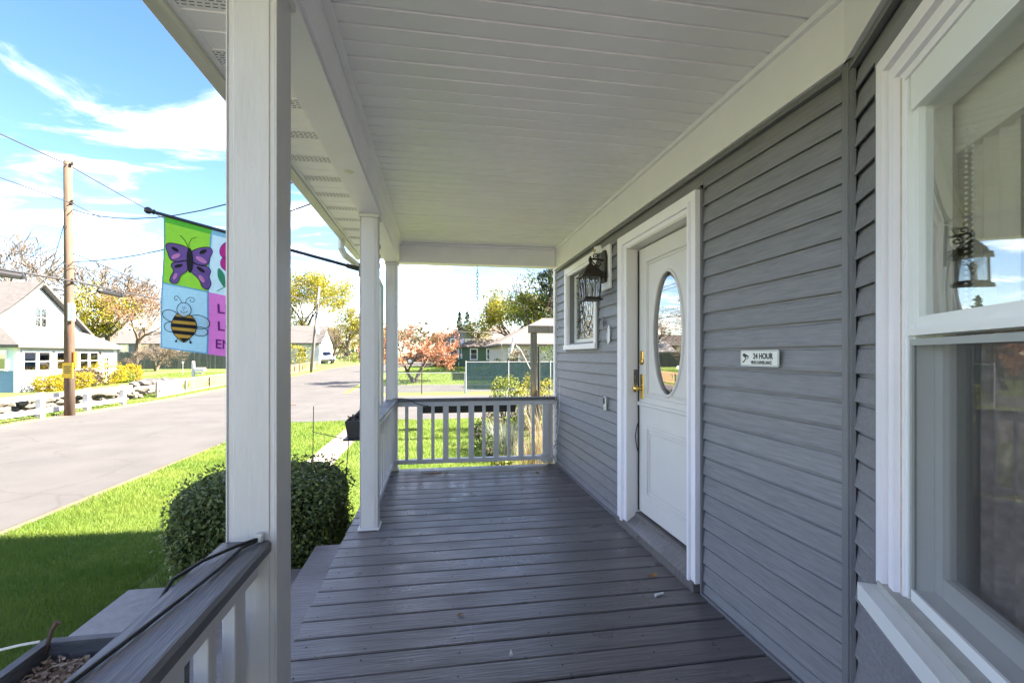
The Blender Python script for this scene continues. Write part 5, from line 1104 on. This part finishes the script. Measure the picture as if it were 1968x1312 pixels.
def sat_dish(name, x, y, z, r, facing, label, pole):
    d = thing(name, (x, y, z), label, 'satellite dish'); f = Vector(facing).normalized()
    part('reflector', MB().lathe(Vector((x, y, z)), [(r * q, -.18 * r * (1 - q * q)) for q in (.05, .3, .55, .8, .95, 1.0)] + [(r * .97, .02), (r * .5, -.10 * r + .0), (.04, -.13 * r)], 24, f), M('dish_white', (.45, .46, .48), .5), d, True)
    part('feed_arm', MB().tube([Vector((x, y, z - r * .85)), Vector((x, y, z - r * .75)) + f * r * .9, Vector((x, y, z - .1 * r)) + f * r * 1.05], .012, 6), STEEL, d)
    part('mast', MB().tube([Vector((x, y, z)) - f * .12, Vector((x, y, z - .1)) - f * .25, Vector(pole)], .013, 8), STEEL, d); return d
sat_dish('satellite_dish', 3.3, 58.2, 3.15, .38, (-.8, -.5, .35), 'small pale satellite dish on the green bungalow roof', (3.5, 58.5, 2.5)); sat_dish('satellite_dish', 7.2, 61, 3.95, .36, (-.2, -.9, .35), 'small satellite dish beside the brick chimney', (7.2, 61.2, 3.2))
# tan-roofed house behind the green fence
th_ = thing('tan_roofed_house', (10, 39, tz(35)), 'pale house with low tan hip roof behind the green fence', 'house')
part('wall', MB().box(5.0, 17, 35, 44, tz(35) - .3, 2.12), LAPC, th_); hip_roof(th_, 5.0, 17, 35, 44, 2.25, 4.6, 4.6, SHT, .45, .16)
window(th_, '-y', 5.5, 6.2, .7, 1.85, 35.0, (1, 2), .1); part('roof_vent', MB().lathe((7.6, 37.6, 3.2), [(.16, 0), (.16, .3), (.22, .32), (.2, .4)], 8), IRON, th_)

# house with the white gable at the bend, small far house behind the fence
mh = gable_house('white_gabled_house', -26, -14.9, 64, 72, tz(64), 3.0, 5.3, 'x', LAPW, SHG, 'white gabled house with grey roof beside the leaning street lamp', .3, .16)
part('chimney', MB().box(-21.5, -20.9, 67.7, 68.3, 4.6, 6.2), M('brick_dark', (.10, .05, .04)), mh)
for (a, b) in ((65.5, 66.4), (69.5, 70.4)): window(mh, '+x', a, b, 1.2, 2.5, -14.9, (1, 2), .1)
for (a, b) in ((-20, -19), (-17.5, -16.5), (-24, -23)): window(mh, '-y', a, b, 1.2, 2.4, 64.0, (1, 2), .1)
fh = gable_house('far_grey_house', -55, -43, 88, 97, tz(88), 3.4, 5.6, 'x', LAPGY, SHG, 'far grey house behind the russet tree', .3)
for a in (-52, -49, -46): window(fh, '-y', a, a + 1.0, 2.0, 3.1, 88.0, (1, 2), .15, False)
f2 = gable_house('far_white_house', -37, -24, 74, 82, tz(74), 2.0, 3.7, 'x', LAPW, M('shingle_pale', (.22, .215, .21), .95), 'far low house with pale roof showing over the stockade fence', .3)
window(f2, '-y', -31, -30, .9, 1.9, 74.0, (1, 2), .1)

# ------------------------------------------------------------------ fences and walls
VFW = M('vinyl_fence', (.45, .45, .45), .4)
rfn = thing('white_rail_fence', (-12.9, 19, G0), 'white two-rail fence along the far side of the road', 'fence')
for y in (11.6, 13.7, 15.75, 17.8, 19.9, 21.95): part('post', MB().box(-12.985, -12.815, y - .085, y + .085, G0 - .1, .14, .01), VFW, rfn)
for z in (-.47, .01):
    for a, b in ((11.685, 13.615), (13.785, 15.665), (15.835, 17.715), (17.885, 19.815), (19.985, 21.865)): part('rail', MB().box(-12.94, -12.86, a, b, z - .075, z + .075, .006), VFW, rfn)
part('rail', MB().box(-12.94, -12.86, 22.036, 22.5, -.065, .085, .006), VFW, rfn)
# dry-stone wall behind it, stones one by one
swl = thing('stone_wall', (-14.2, 20, G0), 'low dry-laid fieldstone wall behind the white fence', 'wall'); rg = random.Random(31)
STN = M('fieldstone', (.05, .045, .04), .95, col2=(.14, .13, .11), vscale=2.2, bump=.5)
sms = [to_mesh('stone', MB().ico((0, 0, 0), .20 + .05 * (i % 3), .22 + .04 * (i % 2), .12 + .02 * (i % 3), 1, i + 60, .16), (0, 0, 0)) for i in range(6)]
y = 12.5
while y < 25.6:
    for lev in range(3):
        o = mesh_obj('stone', sms[rg.randrange(6)], STN, swl, (-14.2 + rg.uniform(-.1, .1) + .08 * lev, y + rg.uniform(-.1, .1) + .12 * (lev % 2), G0 + .09 + lev * .185 + rg.uniform(-.03, .03))); o.rotation_euler = (rg.uniform(-.3, .3), rg.uniform(-.3, .3), rg.uniform(0, 6.28))
    y += .36
LAT = M('lattice_wood', (.21, .135, .075), .8, var=.2, vscale=5); LATW = M('lattice_pale', (.30, .24, .18), .8, var=.15, vscale=5)
y = 25.3; k = 0
while y < 52:
    x = lerp_tab(RL, y) - 1.35; x2 = lerp_tab(RL, y + 2.4) - 1.35; z0 = tz(y + 1.2)
    pnl = thing('lattice_panel', (x, y + 1.2, z0), 'pale timber lattice panel next to the stone wall end' if k == 0 else 'tan timber lattice panel in the roadside row', 'lattice panel', None if k == 0 else 'roadside lattice panels')
    D = Vector((x2 - x, 2.4, tz(y + 2.4) - tz(y))); A = Vector((x, y, tz(y))); mt = LATW if k == 0 else LAT
    def q(t, zz, off=0): p = A + D * t; return (p.x + off, p.y, p.z + zz)
    for (t0, t1, za, zb2, w_) in ((.0, .0, .0, .80, .09), (1, 1, 0, .80, .09)): part('post', MB().bar(q(t0, za), q(t1, zb2), w_), mt, pnl)
    part('rail', MB().bar(q(.02, .74), q(.98, .74), .05, .09), mt, pnl); part('rail', MB().bar(q(.02, .08), q(.98, .08), .05, .10), mt, pnl)
    lm = MB()
    for i in range(-6, 30):
        a0 = i / 24 * 1.0; a1 = a0 + .58 / 2.4
        for s in (0, 1):
            t0, t1 = (a0, a1) if s == 0 else (a1, a0); za, zb2 = .13, .69
            if t0 < 0.02 or t0 > .98 or t1 < .02 or t1 > .98: continue
            lm.bar(q(t0, za, .006 * s), q(t1, zb2, .006 * s), .008, .035)
    o = part('lattice', lm, mt, pnl); o['kind'] = 'stuff'
    y += 2.45; k += 1
rocks = MB()
for i in range(9):
    y = 25.6 + i * .32 + rg.uniform(-.1, .1); tag(part('wall_rock', MB().ico((-14.6 + rg.uniform(-.15, .15), y, tz(y) + .62 + rg.uniform(-.05, .06)), .22, .24, .15, 1, 90 + i, .18).ico((-14.6, y, tz(y) + .3), .28, .26, .34, 1, 190 + i, .12), M('dark_rock', (.045, .042, .04), .95, col2=(.15, .145, .14), vscale=4, bump=.5)), 'dark fieldstone in the heap behind the lattice panels', 'rock', 'rocks behind the lattice')
# weathered stockade fence
stf = thing('stockade_fence', (-28, 53, tz(53)), 'weathered grey stockade fence across the back lawn', 'fence'); STK = M('weathered_board', (.085, .092, .088), .95, var=.3, vscale=2, stretch=(4, 4, .5)); rg = random.Random(7)
bmz = to_mesh('board', MB().prism([(-.072, -.1), (.072, -.1), (.072, 1.78), (.0, 1.86), (-.072, 1.78)], -.012, .012), (0, 0, 0)); x = -39.6; k = 0
while x < -17.5:
    o = mesh_obj('board', bmz, STK, stf, (x, 53 + rg.uniform(-.012, .012), tz(53) + rg.uniform(-.05, .03) - .14 * math.floor((x + 39.6) / 2.4) * .12)); x += .150; k += 1
part('rail', MB().box(-39.7, -17.5, 53.02, 53.07, tz(53) + .4, tz(53) + .49).box(-39.7, -17.5, 53.02, 53.07, tz(53) + 1.3, tz(53) + 1.39), STK, stf)
# chain-link fences beyond the driveway
WIRE = bpy.data.materials.new('chain_link'); WIRE.use_nodes = True; t = WIRE.node_tree; b_ = t.nodes['Principled BSDF']; b_.inputs['Base Color'].default_value = (.38, .39, .38, 1); b_.inputs['Metallic'].default_value = .6; b_.inputs['Roughness'].default_value = .5
def linkmesh(x0, x1, y, z0, z1, st_=.075, r=.003):
    mb = MB(); h = z1 - z0; n = int((x1 - x0 + h) / st_)
    for i in range(n):
        for s in (0, 1):
            xa = x0 - h + i * st_ if s == 0 else x0 + i * st_; xb = xa + h if s == 0 else xa - h; za, zb2 = z0, z1
            if s == 0:
                if xb > x1: zb2 = z0 + (x1 - xa); xb = x1
                if xa < x0: za = z0 + (x0 - xa); xa = x0
            else:
                if xb < x0: zb2 = z0 + (xa - x0); xb = x0
                if xa > x1: za = z0 + (xa - x1); xa = x1
            if zb2 - za > .02 and abs(xb - xa) > .001: mb.tube([(xa, y, za), (xb, y, zb2)], r, 3, cap=False)
    return mb
FY = 25.35
clf = thing('chain_link_fence', (0, FY, G0), 'low grey chain-link fence beyond the driveway', 'fence'); DPOST = M('fence_post_dark', (.06, .06, .055), .6, metal=.4)
for x in (-3.0, -.72, 1.56): part('post', MB().tube([(x, FY, G0 - .05), (x, FY, .47)], .032, 8), DPOST if x < 1 else STEEL, clf)
part('top_rail', MB().tube([(-3.0, FY, .44), (1.56, FY, .44)], .02, 6), STEEL, clf); o = part('mesh', linkmesh(-3.0, 1.56, FY, G0 + .03, .44), WIRE, clf); o['kind'] = 'stuff'
grf = thing('green_privacy_fence', (5, FY, G0), 'tall chain-link fence filled with dark green privacy slats', 'fence')
for x in (1.62, 3.95, 6.3, 8.6): part('post', MB().tube([(x, FY - .03, G0 - .05), (x, FY - .03, 1.08)], .03, 8), STEEL, grf)
part('top_rail', MB().tube([(1.6, FY - .03, 1.02), (9.5, FY - .03, 1.02)], .022, 6), STEEL, grf); part('bottom_wire', MB().tube([(1.6, FY - .03, .2), (9.5, FY - .03, .2)], .005, 4), STEEL, grf)
SLAT = M('green_slat', (.018, .085, .07), .5, var=.35, vscale=1.2); slm = to_mesh('slat', MB().box(-.027, .027, -.004, .004, 0, 1.45), (0, 0, 0))
for i in range(130): o = mesh_obj('slat', slm, SLAT, grf, (1.67 + i * .0605, FY + rg.uniform(-.003, .003), -.46 + rg.uniform(-.015, .015)))
o = part('mesh', linkmesh(1.62, 9.5, FY - .012, G0 + .03, 1.0, .085, .0025), WIRE, grf); o['kind'] = 'stuff'
# wire netting in the garden
nf = thing('garden_netting', (2.5, 9.2, G0), 'sagging green garden netting strung between thin stakes', 'netting'); NET = M('net_green', (.16, .22, .17), .7)
nm = MB()
for i in range(26):
    x = 1.75 + i * .05; nm.tube([(x, 9.9, G0 + .1), (x, 9.9, .50 - .12 * math.sin(i / 25 * 3.14))], .003, 3, cap=False)
for k in range(20): nm.tube([(1.75 + i * .13, 9.9, G0 + .12 + (.36 - .0 + .74) * k / 20 - .12 * math.sin(i / 10 * 3.14) * k / 20) for i in range(11)], .003, 3, cap=False)
o = part('mesh', nm, NET, nf); o['kind'] = 'stuff'
for x in (1.75, 3.05): part('stake', MB().tube([(x, 9.9, G0 - .1), (x, 9.9, .55)], .012, 6), STEEL, nf)

# ------------------------------------------------------------------ weathered timber frame, dish
WTH = M('weathered_timber', (.125, .112, .098), .95, var=.35, vscale=5, stretch=(5, 5, .5), bump=.5)
tf = thing('timber_frame', (2.48, 11.75, G0), 'weathered grey timber frame of post and crossbeam behind the boxwoods', 'frame')
part('post', MB().box(2.41, 2.56, 11.68, 11.83, G0, 1.94, .01), WTH, tf); part('crossbeam', MB().box(2.35, 5.2, 11.66, 11.85, 1.945, 2.14, .01), WTH, tf); part('post', MB().box(4.95, 5.10, 11.68, 11.83, G0, 1.94, .01), WTH, tf)
part('brace_board', MB().bar((2.36, 11.66, G0), (2.42, 11.66, .66), .02, .12), WTH, tf); part('brace_board', MB().bar((2.58, 11.66, G0), (2.56, 11.66, .5), .02, .09), WTH, tf); part('yellow_strap', MB().bar((2.40, 11.645, .15), (2.43, 11.645, .55), .01, .04), M('yellow_plastic', (.62, .45, .03), .5), tf)
part('hanging_rope', MB().tube([(3.02, 11.75, 1.94), (3.02, 11.75, .9)], .008, 5), BLACK, tf)
sat_dish('satellite_dish', 2.16, 13.2, 1.68, .30, (-.97, .1, .2), 'white satellite dish on slanting struts beside the weathered timber post', (2.75, 13.3, .9))
for i, a in enumerate(((2.2, 13.2, 1.5), (2.2, 13.25, 1.35))): pass
tag(part('dark_stake', MB().tube([(2.72, 12.2, G0), (2.72, 12.2, 1.6)], .035, 8), BLACK), 'dark upright stake behind the weathered timber post', 'stake')
for i, (x, y, rx, h, lf, lb) in enumerate(((5.0, 28.2, .9, 2.3, 'dun', 'reddish flowering shrub behind the green fence by the dish'), (6.6, 28.6, 1.0, 2.6, 'mid', 'leafy green shrub behind the green fence'), (3.9, 29.5, .6, 1.75, 'dark', 'dark round shrub peeping over the green fence'), (8.1, 28.0, 1.0, 2.4, 'lime', 'light green shrub behind the green fence beyond the timber post'))): bush('tall_shrub', x, y, rx, rx, h, lf, lb, 70 + i, 1500, .13)
for i, (x, y, r_, lf, lb) in enumerate(((.15, 54.8, .75, 'lime', 'light green globe shrub on the lawn before the pickup'), (1.0, 55.2, .7, 'dark', 'dark low shrub beside the sunroom'), (1.9, 54.6, .85, 'mid', 'round green shrub in front of the sunroom'))): bush('globe_shrub', x, y, r_, r_, 1.35, lf, lb, 80 + i, 900, .15)
# shrubs round the white house and by the lamp pole
for i, (y, x, r_, h, lf, lb) in enumerate(((29.5, -20.9, .8, .85, 'yellow', 'yellow forsythia at the corner of the white house'), (31.0, -20.8, 1.0, 1.0, 'yellow', 'yellow forsythia under the first porch windows'), (32.4, -21.0, .8, 1.1, 'dun', 'dark shrub between the forsythias'), (33.6, -20.7, 1.15, 1.45, 'yellow', 'large rounded golden shrub behind the utility pole'), (35.3, -20.8, .7, .8, 'lime', 'low green shrub under the end porch window'), (36.3, -20.8, .65, 1.15, 'yellow', 'yellow shrub beside the white house door'))): bush('porch_shrub', x, y, r_, r_, h, lf, lb, 90 + i, 3000, .10)
bush('budding_bush', -13.9, 47.5, 2.0, 2.0, 2.7, 'spring', 'wide yellow-green budding bush beside the leaning lamp pole', 97, 3000, .14); bush('dark_hedge', -13.5, 76, 2.2, 1.0, 1.7, 'dark', 'dark hedge at the end of the road', 98, 1500, .2); bush('dark_hedge', -9.8, 77, 1.5, 1.0, 1.7, 'dark', 'dark clipped shrub by the far pole', 99, 1300, .2); bush('globe_shrub', -11.6, 71, .95, .95, 1.3, 'lime', 'bright green globe shrub by the roadside mailbox', 100, 1000, .15)
bush('low_shrub', -26.8, 42, .8, .8, .7, 'dun', 'low brown shrub by the side drive', 103, 500, .1)

# ------------------------------------------------------------------ poles and wires
POLE = M('pole_wood', (.085, .058, .040), .9, var=.3, vscale=4, stretch=(4, 4, .4), bump=.4, streak=((.13, .042, .018), .58, 2.2, (3, 3, .35)))
PB = Vector((-12.45, 18.4, G0))
up = thing('utility_pole', PB, 'brown wooden utility pole with yellow notice beside the white fence', 'utility pole')
part('shaft', MB().tube([PB - Vector((0, 0, .3)), PB + Vector((-.02, 0, 4.5)), PB + Vector((-.06, 0, 8.75))], [.155, .135, .115], 12), POLE, up, True)
part('meter_box', MB().box(-12.40, -12.22, 18.22, 18.32, 2.55, 3.15, .01).box(-12.37, -12.30, 18.3, 18.42, 2.6, 3.1), M('grey_box', (.62, .62, .6), .5), up)
yn = part('yellow_notice', MB().obox((-12.40, 18.235, .86), (.17, -.02, 0), (.003, .012, 0), (0, 0, .26)), M('notice_yellow', (.55, .32, .008), .5), up)
for k in range(4): part('notice_line', MB().obox((-12.40, 18.218, .99 - .07 * k), (.12 - .02 * (k % 2), -.014, 0), (.0005, .002, 0), (0, 0, .015)), INK, yn)
part('orange_marker', MB().box(-12.30, -12.24, 18.32, 18.44, .95, 1.5), M('marker_orange', (.75, .24, .02), .5), up)
for z in (3.9, 6.6, 7.9): part('insulator', MB().lathe((-12.33, 18.35, z), [(.02, 0), (.05, .02), (.03, .06), (.05, .08), (.02, .13)], 8), IRON, up)
P2 = Vector((-11.5, 46.2, tz(46.2)))
lp = thing('street_lamp', P2, 'leaning wooden pole with curved street-lamp arm over the road', 'street lamp')
T2 = P2 + Vector((.75, 0, 8.0)); part('shaft', MB().tube([P2 - Vector((0, 0, .3)), T2], [.14, .10], 10), M('pole_grey', (.15, .135, .12), .9, var=.2, vscale=4, stretch=(4, 4, .4)), lp, True)
am = [T2 + Vector((-.17, 0, -1.75)), T2 + Vector((.35, -.1, -1.25)), T2 + Vector((1.0, -.1, -1.0)), T2 + Vector((1.75, -.1, -.92))]; part('arm', MB().tube(am, .03, 8), STEEL, lp); part('lamp_head', MB().obox(am[-1] + Vector((.2, 0, -.02)), (.28, 0, .02), (0, .1, 0), (0, 0, .06)), STEEL, lp)
part('bracket', MB().tube([T2 + Vector((-.35, 0, -3.0)), T2 + Vector((.1, 0, -3.05))], .04, 6), IRON, lp); part('transformer', MB().lathe(T2 + Vector((-.1, -.25, -4.4)), [(.16, 0), (.17, .05), (.17, .5), (.10, .6)], 10), M('grey_box', (.62, .62, .6)), lp)
P3 = Vector((-10.6, 69, tz(69))); p3_ = thing('utility_pole', P3, 'plain dark utility pole at the bend of the road', 'utility pole'); part('shaft', MB().tube([P3, P3 + Vector((0, 0, 7.0))], [.13, .10], 8), POLE, p3_); part('crossarm', MB().box(-11.3, -9.9, 68.95, 69.05, P3.z + 6.3, P3.z + 6.42), POLE, p3_)
WIR = M('wire_black', (.02, .02, .022), .6)
def wire(name, a, b, sag, r, label, n=14, cat='wire'):
    a, b = Vector(a), Vector(b); pts = [a + (b - a) * (i / n) - Vector((0, 0, sag * 4 * (i / n) * (1 - i / n))) for i in range(n + 1)]
    return tag(part(name, MB().tube(pts, r * 1.3, 5), WIR), label, cat)
top1 = PB + Vector((-.02, 0, 8.62)); P0 = Vector((-12.6, -22, 8.0))
wire('utility_wire', P0, top1, .5, .016, 'top power line running towards the utility pole from behind the porch'); wire('utility_wire', top1, T2 + Vector((0, 0, -.1)), .5, .016, 'top power line between the utility pole and the street lamp')
wire('utility_wire', P0 + Vector((0, 0, -1.3)), PB + Vector((.12, 0, 7.3)), .5, .013, 'second line meeting the utility pole below its top'); wire('utility_wire', PB + Vector((.12, 0, 7.3)), T2 + Vector((0, 0, -1.2)), .75, .013, 'second line leaving the utility pole towards the lamp')
wire('telephone_cable', P0 + Vector((.2, 0, -3.9)), PB + Vector((.2, 0, 4.62)), .35, .024, 'thick telephone cable reaching the utility pole'); wire('telephone_cable', PB + Vector((.2, 0, 4.62)), T2 + Vector((-.2, 0, -3.0)), .4, .024, 'thick telephone cable between the pole and the lamp')
wire('utility_wire', PB + Vector((.2, 0, 5.15)), T2 + Vector((-.2, 0, -2.6)), .4, .010, 'thin line just above the telephone cable'); wire('utility_wire', P0 + Vector((.2, 0, -3.2)), PB + Vector((.2, 0, 5.15)), .35, .010, 'thin line above the cable on the porch side of the pole')
wire('service_wire', PB + Vector((.1, 0, 7.1)), (WX, HOUSE_Y1 - .2, 5.15), 1.0, .012, 'service wire sagging across the road to this house'); wire('service_wire', PB + Vector((.1, 0, 5.3)), (WX, HOUSE_Y1 - .1, 4.6), .5, .011, 'lower service wire crossing the road to this house')
wire('service_wire', PB + Vector((-.1, 0, 6.9)), (-23.6, 32.2, 5.0), .6, .009, 'service wire from the utility pole to the white house'); wire('utility_wire', T2 + Vector((0, 0, -.1)), P3 + Vector((0, 0, 6.9)), .5, .011, 'power line between the lamp and the bend')
wire('service_wire', PB + Vector((.1, 0, 7.0)), (4.5, 36, 3.2), 1.2, .012, 'long service wire from the utility pole towards the tan-roofed house'); wire('service_wire', PB + Vector((.1, 0, 5.6)), (-14.9, 66, 4.6), .9, .012, 'service wire from the utility pole to the white gabled house'); wire('service_wire', PB + Vector((-.1, 0, 5.4)), (-23.4, 28.6, 3.1), .3, .010, 'short low service wire to the white house porch')
for (ya, yb, lb) in ((14.2, 16.4, 'long black splice case on the telephone cable before the pole'), (19.5, 20.9, 'short black splice case on the telephone cable past the pole')):
    def cz(y):
        if y < 18.4: f = (y + 22) / 40.4; return (P0.z - 3.9) + (PB.z + 4.62 - P0.z + 3.9) * f - .35 * 4 * f * (1 - f)
        f = (y - 18.4) / 27.8; return PB.z + 4.62 + (T2.z - 3.0 - PB.z - 4.62) * f - .4 * 4 * f * (1 - f)
    xx = -12.3; tag(part('splice_case', MB().tube([(xx, ya, cz(ya) - .10), (xx, ya + .1, cz(ya) - .12), (xx, yb - .1, cz(yb) - .12), (xx, yb, cz(yb) - .10)], [.03, .10, .10, .03], 8), BLACK), lb, 'splice case')

# mailboxes, stakes
mb_ = thing('white_mailbox', (-14.2, 30.5, tz(30.5)), 'white mailbox on a turned post beside the side drive', 'mailbox')
part('post', MB().box(-14.27, -14.13, 30.43, 30.57, tz(30.5) - .1, tz(30.5) + 1.45, .01), VFW, mb_); part('finial', MB().ico((-14.2, 30.5, tz(30.5) + 1.52), .09, .09, .09, 2, 0, 0), VFW, mb_); part('arm', MB().box(-14.12, -13.7, 30.45, 30.55, tz(30.5) + .85, tz(30.5) + .95), VFW, mb_); part('box', MB().prism([(30.38, 0), (30.62, 0), (30.62, .14), (30.57, .22), (30.43, .22), (30.38, .14)], -14.1, -13.55, 'x'), VFW, mb_)
for o in bpy.data.objects:
    if o.parent == mb_ and o.name.startswith('box'): o.location.z = 1.0
mb2 = thing('brown_mailbox', (-11.6, 64.6, tz(64.6)), 'mailbox on a tan timber stand at the bend of the road', 'mailbox'); zz = tz(64.6)
part('stand', MB().box(-11.95, -11.85, 64.5, 64.6, zz, zz + 1.0).box(-11.35, -11.25, 64.5, 64.6, zz, zz + 1.0), LATW, mb2); part('shelf', MB().box(-12.0, -11.2, 64.4, 64.8, zz + 1.01, zz + 1.08), LATW, mb2); part('box', MB().prism([(-11.85, zz + 1.09), (-11.35, zz + 1.09), (-11.35, zz + 1.4), (-11.5, zz + 1.52), (-11.7, zz + 1.52), (-11.85, zz + 1.4)], 64.3, 64.9), BLACK, mb2)
for (x, y, lb) in ((-20.9, 43.2, 'white marker stake beside the vase-shaped tree'), (-15.4, 33.2, 'white marker stake on the lawn behind the lattice panels')): s = thing('marker_stake', (x, y, tz(y)), lb, 'stake'); part('rod', MB().tube([(x, y, tz(y)), (x, y, tz(y) + 1.0)], .012, 5), VFW, s); part('reflector', MB().lathe((x, y, tz(y) + 1.05), [(.07, -.01), (.08, 0), (.07, .01)], 12, (.8, -.6, 0)), VFW, s)

# ------------------------------------------------------------------ vehicles
TYRE = M('tyre', (.02, .02, .02), .85); RIM = M('rim', (.55, .55, .56), .3, metal=.8); CGL = glass_mat('car_glass', (.06, .065, .07), .25); LAMPR = M('tail_lamp', (.45, .02, .015), .25)
def vehicle(name, loc, rz, L, W, prof, belt, cabin, wheels, rad, paint, label, bed=None):
    v = thing(name, loc, label, 'car' if bed is None else 'pickup'); O = Vector(loc)
    def add(nm, mb, mat, par=v, sm=False): o = part(nm, MB_shift(mb, O), mat, par, sm); return o
    body = MB().prism(prof, -W / 2, W / 2); add('body', body, paint)
    cx0, cx1, tx0, tx1, zt = cabin; add('cabin', MB().add([(cx0, -W * .47, belt), (cx1, -W * .47, belt), (cx1, W * .47, belt), (cx0, W * .47, belt), (tx0, -W * .38, zt), (tx1, -W * .38, zt), (tx1, W * .38, zt), (tx0, W * .38, zt)], [(3, 2, 1, 0), (4, 5, 6, 7), (0, 1, 5, 4), (1, 2, 6, 5), (2, 3, 7, 6), (3, 0, 4, 7)]), paint)
    f = lambda a, b, t: a + (b - a) * t
    for s in (-1, 1):
        for (t0, t1) in ((.08, .47), (.53, .92)):
            lo, hi = .12, .85; q = lambda t, h: (f(f(cx0, cx1, t), f(tx0, tx1, t), h), s * (W * f(.47, .38, h) + .008), f(belt, zt, h)); add('side_window', MB().add([q(t0, lo), q(t1, lo), q(t1, hi), q(t0, hi)], [(0, 1, 2, 3)]), CGL)
    for (c, tt, d) in ((cx0, tx0, -1), (cx1, tx1, 1)):
        q = lambda y, h: (f(c, tt, h) + d * .012, y * f(.47, .38, h) * W * .9, f(belt, zt, h)); add('windscreen', MB().add([q(-1, .1), q(1, .1), q(1, .9), q(-1, .9)], [(0, 1, 2, 3)]), CGL)
    for x in wheels:
        for s in (-1, 1):
            w = add('wheel', MB().lathe((x, s * (W / 2 - .10), rad), [(rad * .6, -.11), (rad * .96, -.10), (rad, -.05), (rad, .05), (rad * .96, .10), (rad * .6, .11)], 20, (0, 1, 0)), TYRE); add('rim', MB().lathe((x, s * (W / 2 + .005), rad), [(rad * .62, -.02), (rad * .6, .01), (rad * .2, .015)], 14, (0, s, 0)), RIM, w)
    x0, x1 = min(p[0] for p in prof), max(p[0] for p in prof)
    for s in (-1, 1): add('headlight', MB().box(x0 - .012, x0 + .05, s * W * .36 - .16, s * W * .36 + .16, belt - .28, belt - .12), M('lamp_clear', (.7, .7, .7), .15)); add('tail_light', MB().box(x1 - .05, x1 + .012, s * W * .42 - .08, s * W * .42 + .08, belt - .32, belt - .04), LAMPR)
    add('bumper', MB().box(x0 - .06, x0 + .02, -W * .47, W * .47, rad * 1.0, rad * 1.0 + .2, .02), BLACK); add('bumper', MB().box(x1 - .02, x1 + .06, -W * .47, W * .47, rad * 1.0, rad * 1.0 + .2, .02), BLACK)
    v.rotation_euler.z = rz; return v
def MB_shift(mb, O):
    mb.v = [(x + O.x, y + O.y, z + O.z) for x, y, z in mb.v]; return mb
def arches(pts, wheels, rad):
    """side outline from (x, z) points, with wheel arches cut into the sill line"""
    out = list(pts); zs = rad * .75
    for x in sorted(wheels, reverse=True): out += [(x + rad * 1.15 * math.cos(a), zs + rad * 1.2 * max(0, math.sin(a))) for a in [math.pi * k / 6 for k in range(7)]]
    return out
ww = (-1.35, 1.4); vehicle('parked_car', (-15.0, 67.0, tz(67.0)), R(118), 4.5, 1.85, arches([(-2.2, .3), (-2.25, .75), (-2.1, .95), (-1.1, 1.05), (2.1, 1.08), (2.25, .8), (2.2, .3)], ww, .35), 1.04, (-1.15, 2.1, -.45, 1.75, 1.66), ww, .35, M('car_white', (.42, .43, .45), .25, spec=.6), 'white car parked in a drive beside the road bend')
ww = (-1.75, 1.65); pk = vehicle('pickup_truck', (-1.6, 63.2, tz(63.2)), R(3), 5.6, 1.95, arches([(-2.7, .45), (-2.75, .9), (-2.6, 1.1), (-1.2, 1.2), (2.75, 1.2), (2.8, .6), (2.75, .45)], ww, .41), 1.18, (-1.2, .75, -.55, .6, 1.85), ww, .41, M('truck_black', (.018, .018, .02), .25, spec=.6), 'black pickup truck parked beyond the red-leaved tree', True)
ww = (-1.3, 1.3); vehicle('parked_car', (1.4, 66.5, tz(66.5)), R(80), 4.4, 1.8, arches([(-2.15, .3), (-2.2, .7), (-2.05, .88), (-1.0, .98), (2.0, 1.0), (2.2, .8), (2.15, .3)], ww, .33), .97, (-1.0, 1.7, -.3, 1.1, 1.45), ww, .33, M('car_dark', (.03, .035, .045), .25, spec=.6), 'dark car parked beside the green bungalow')
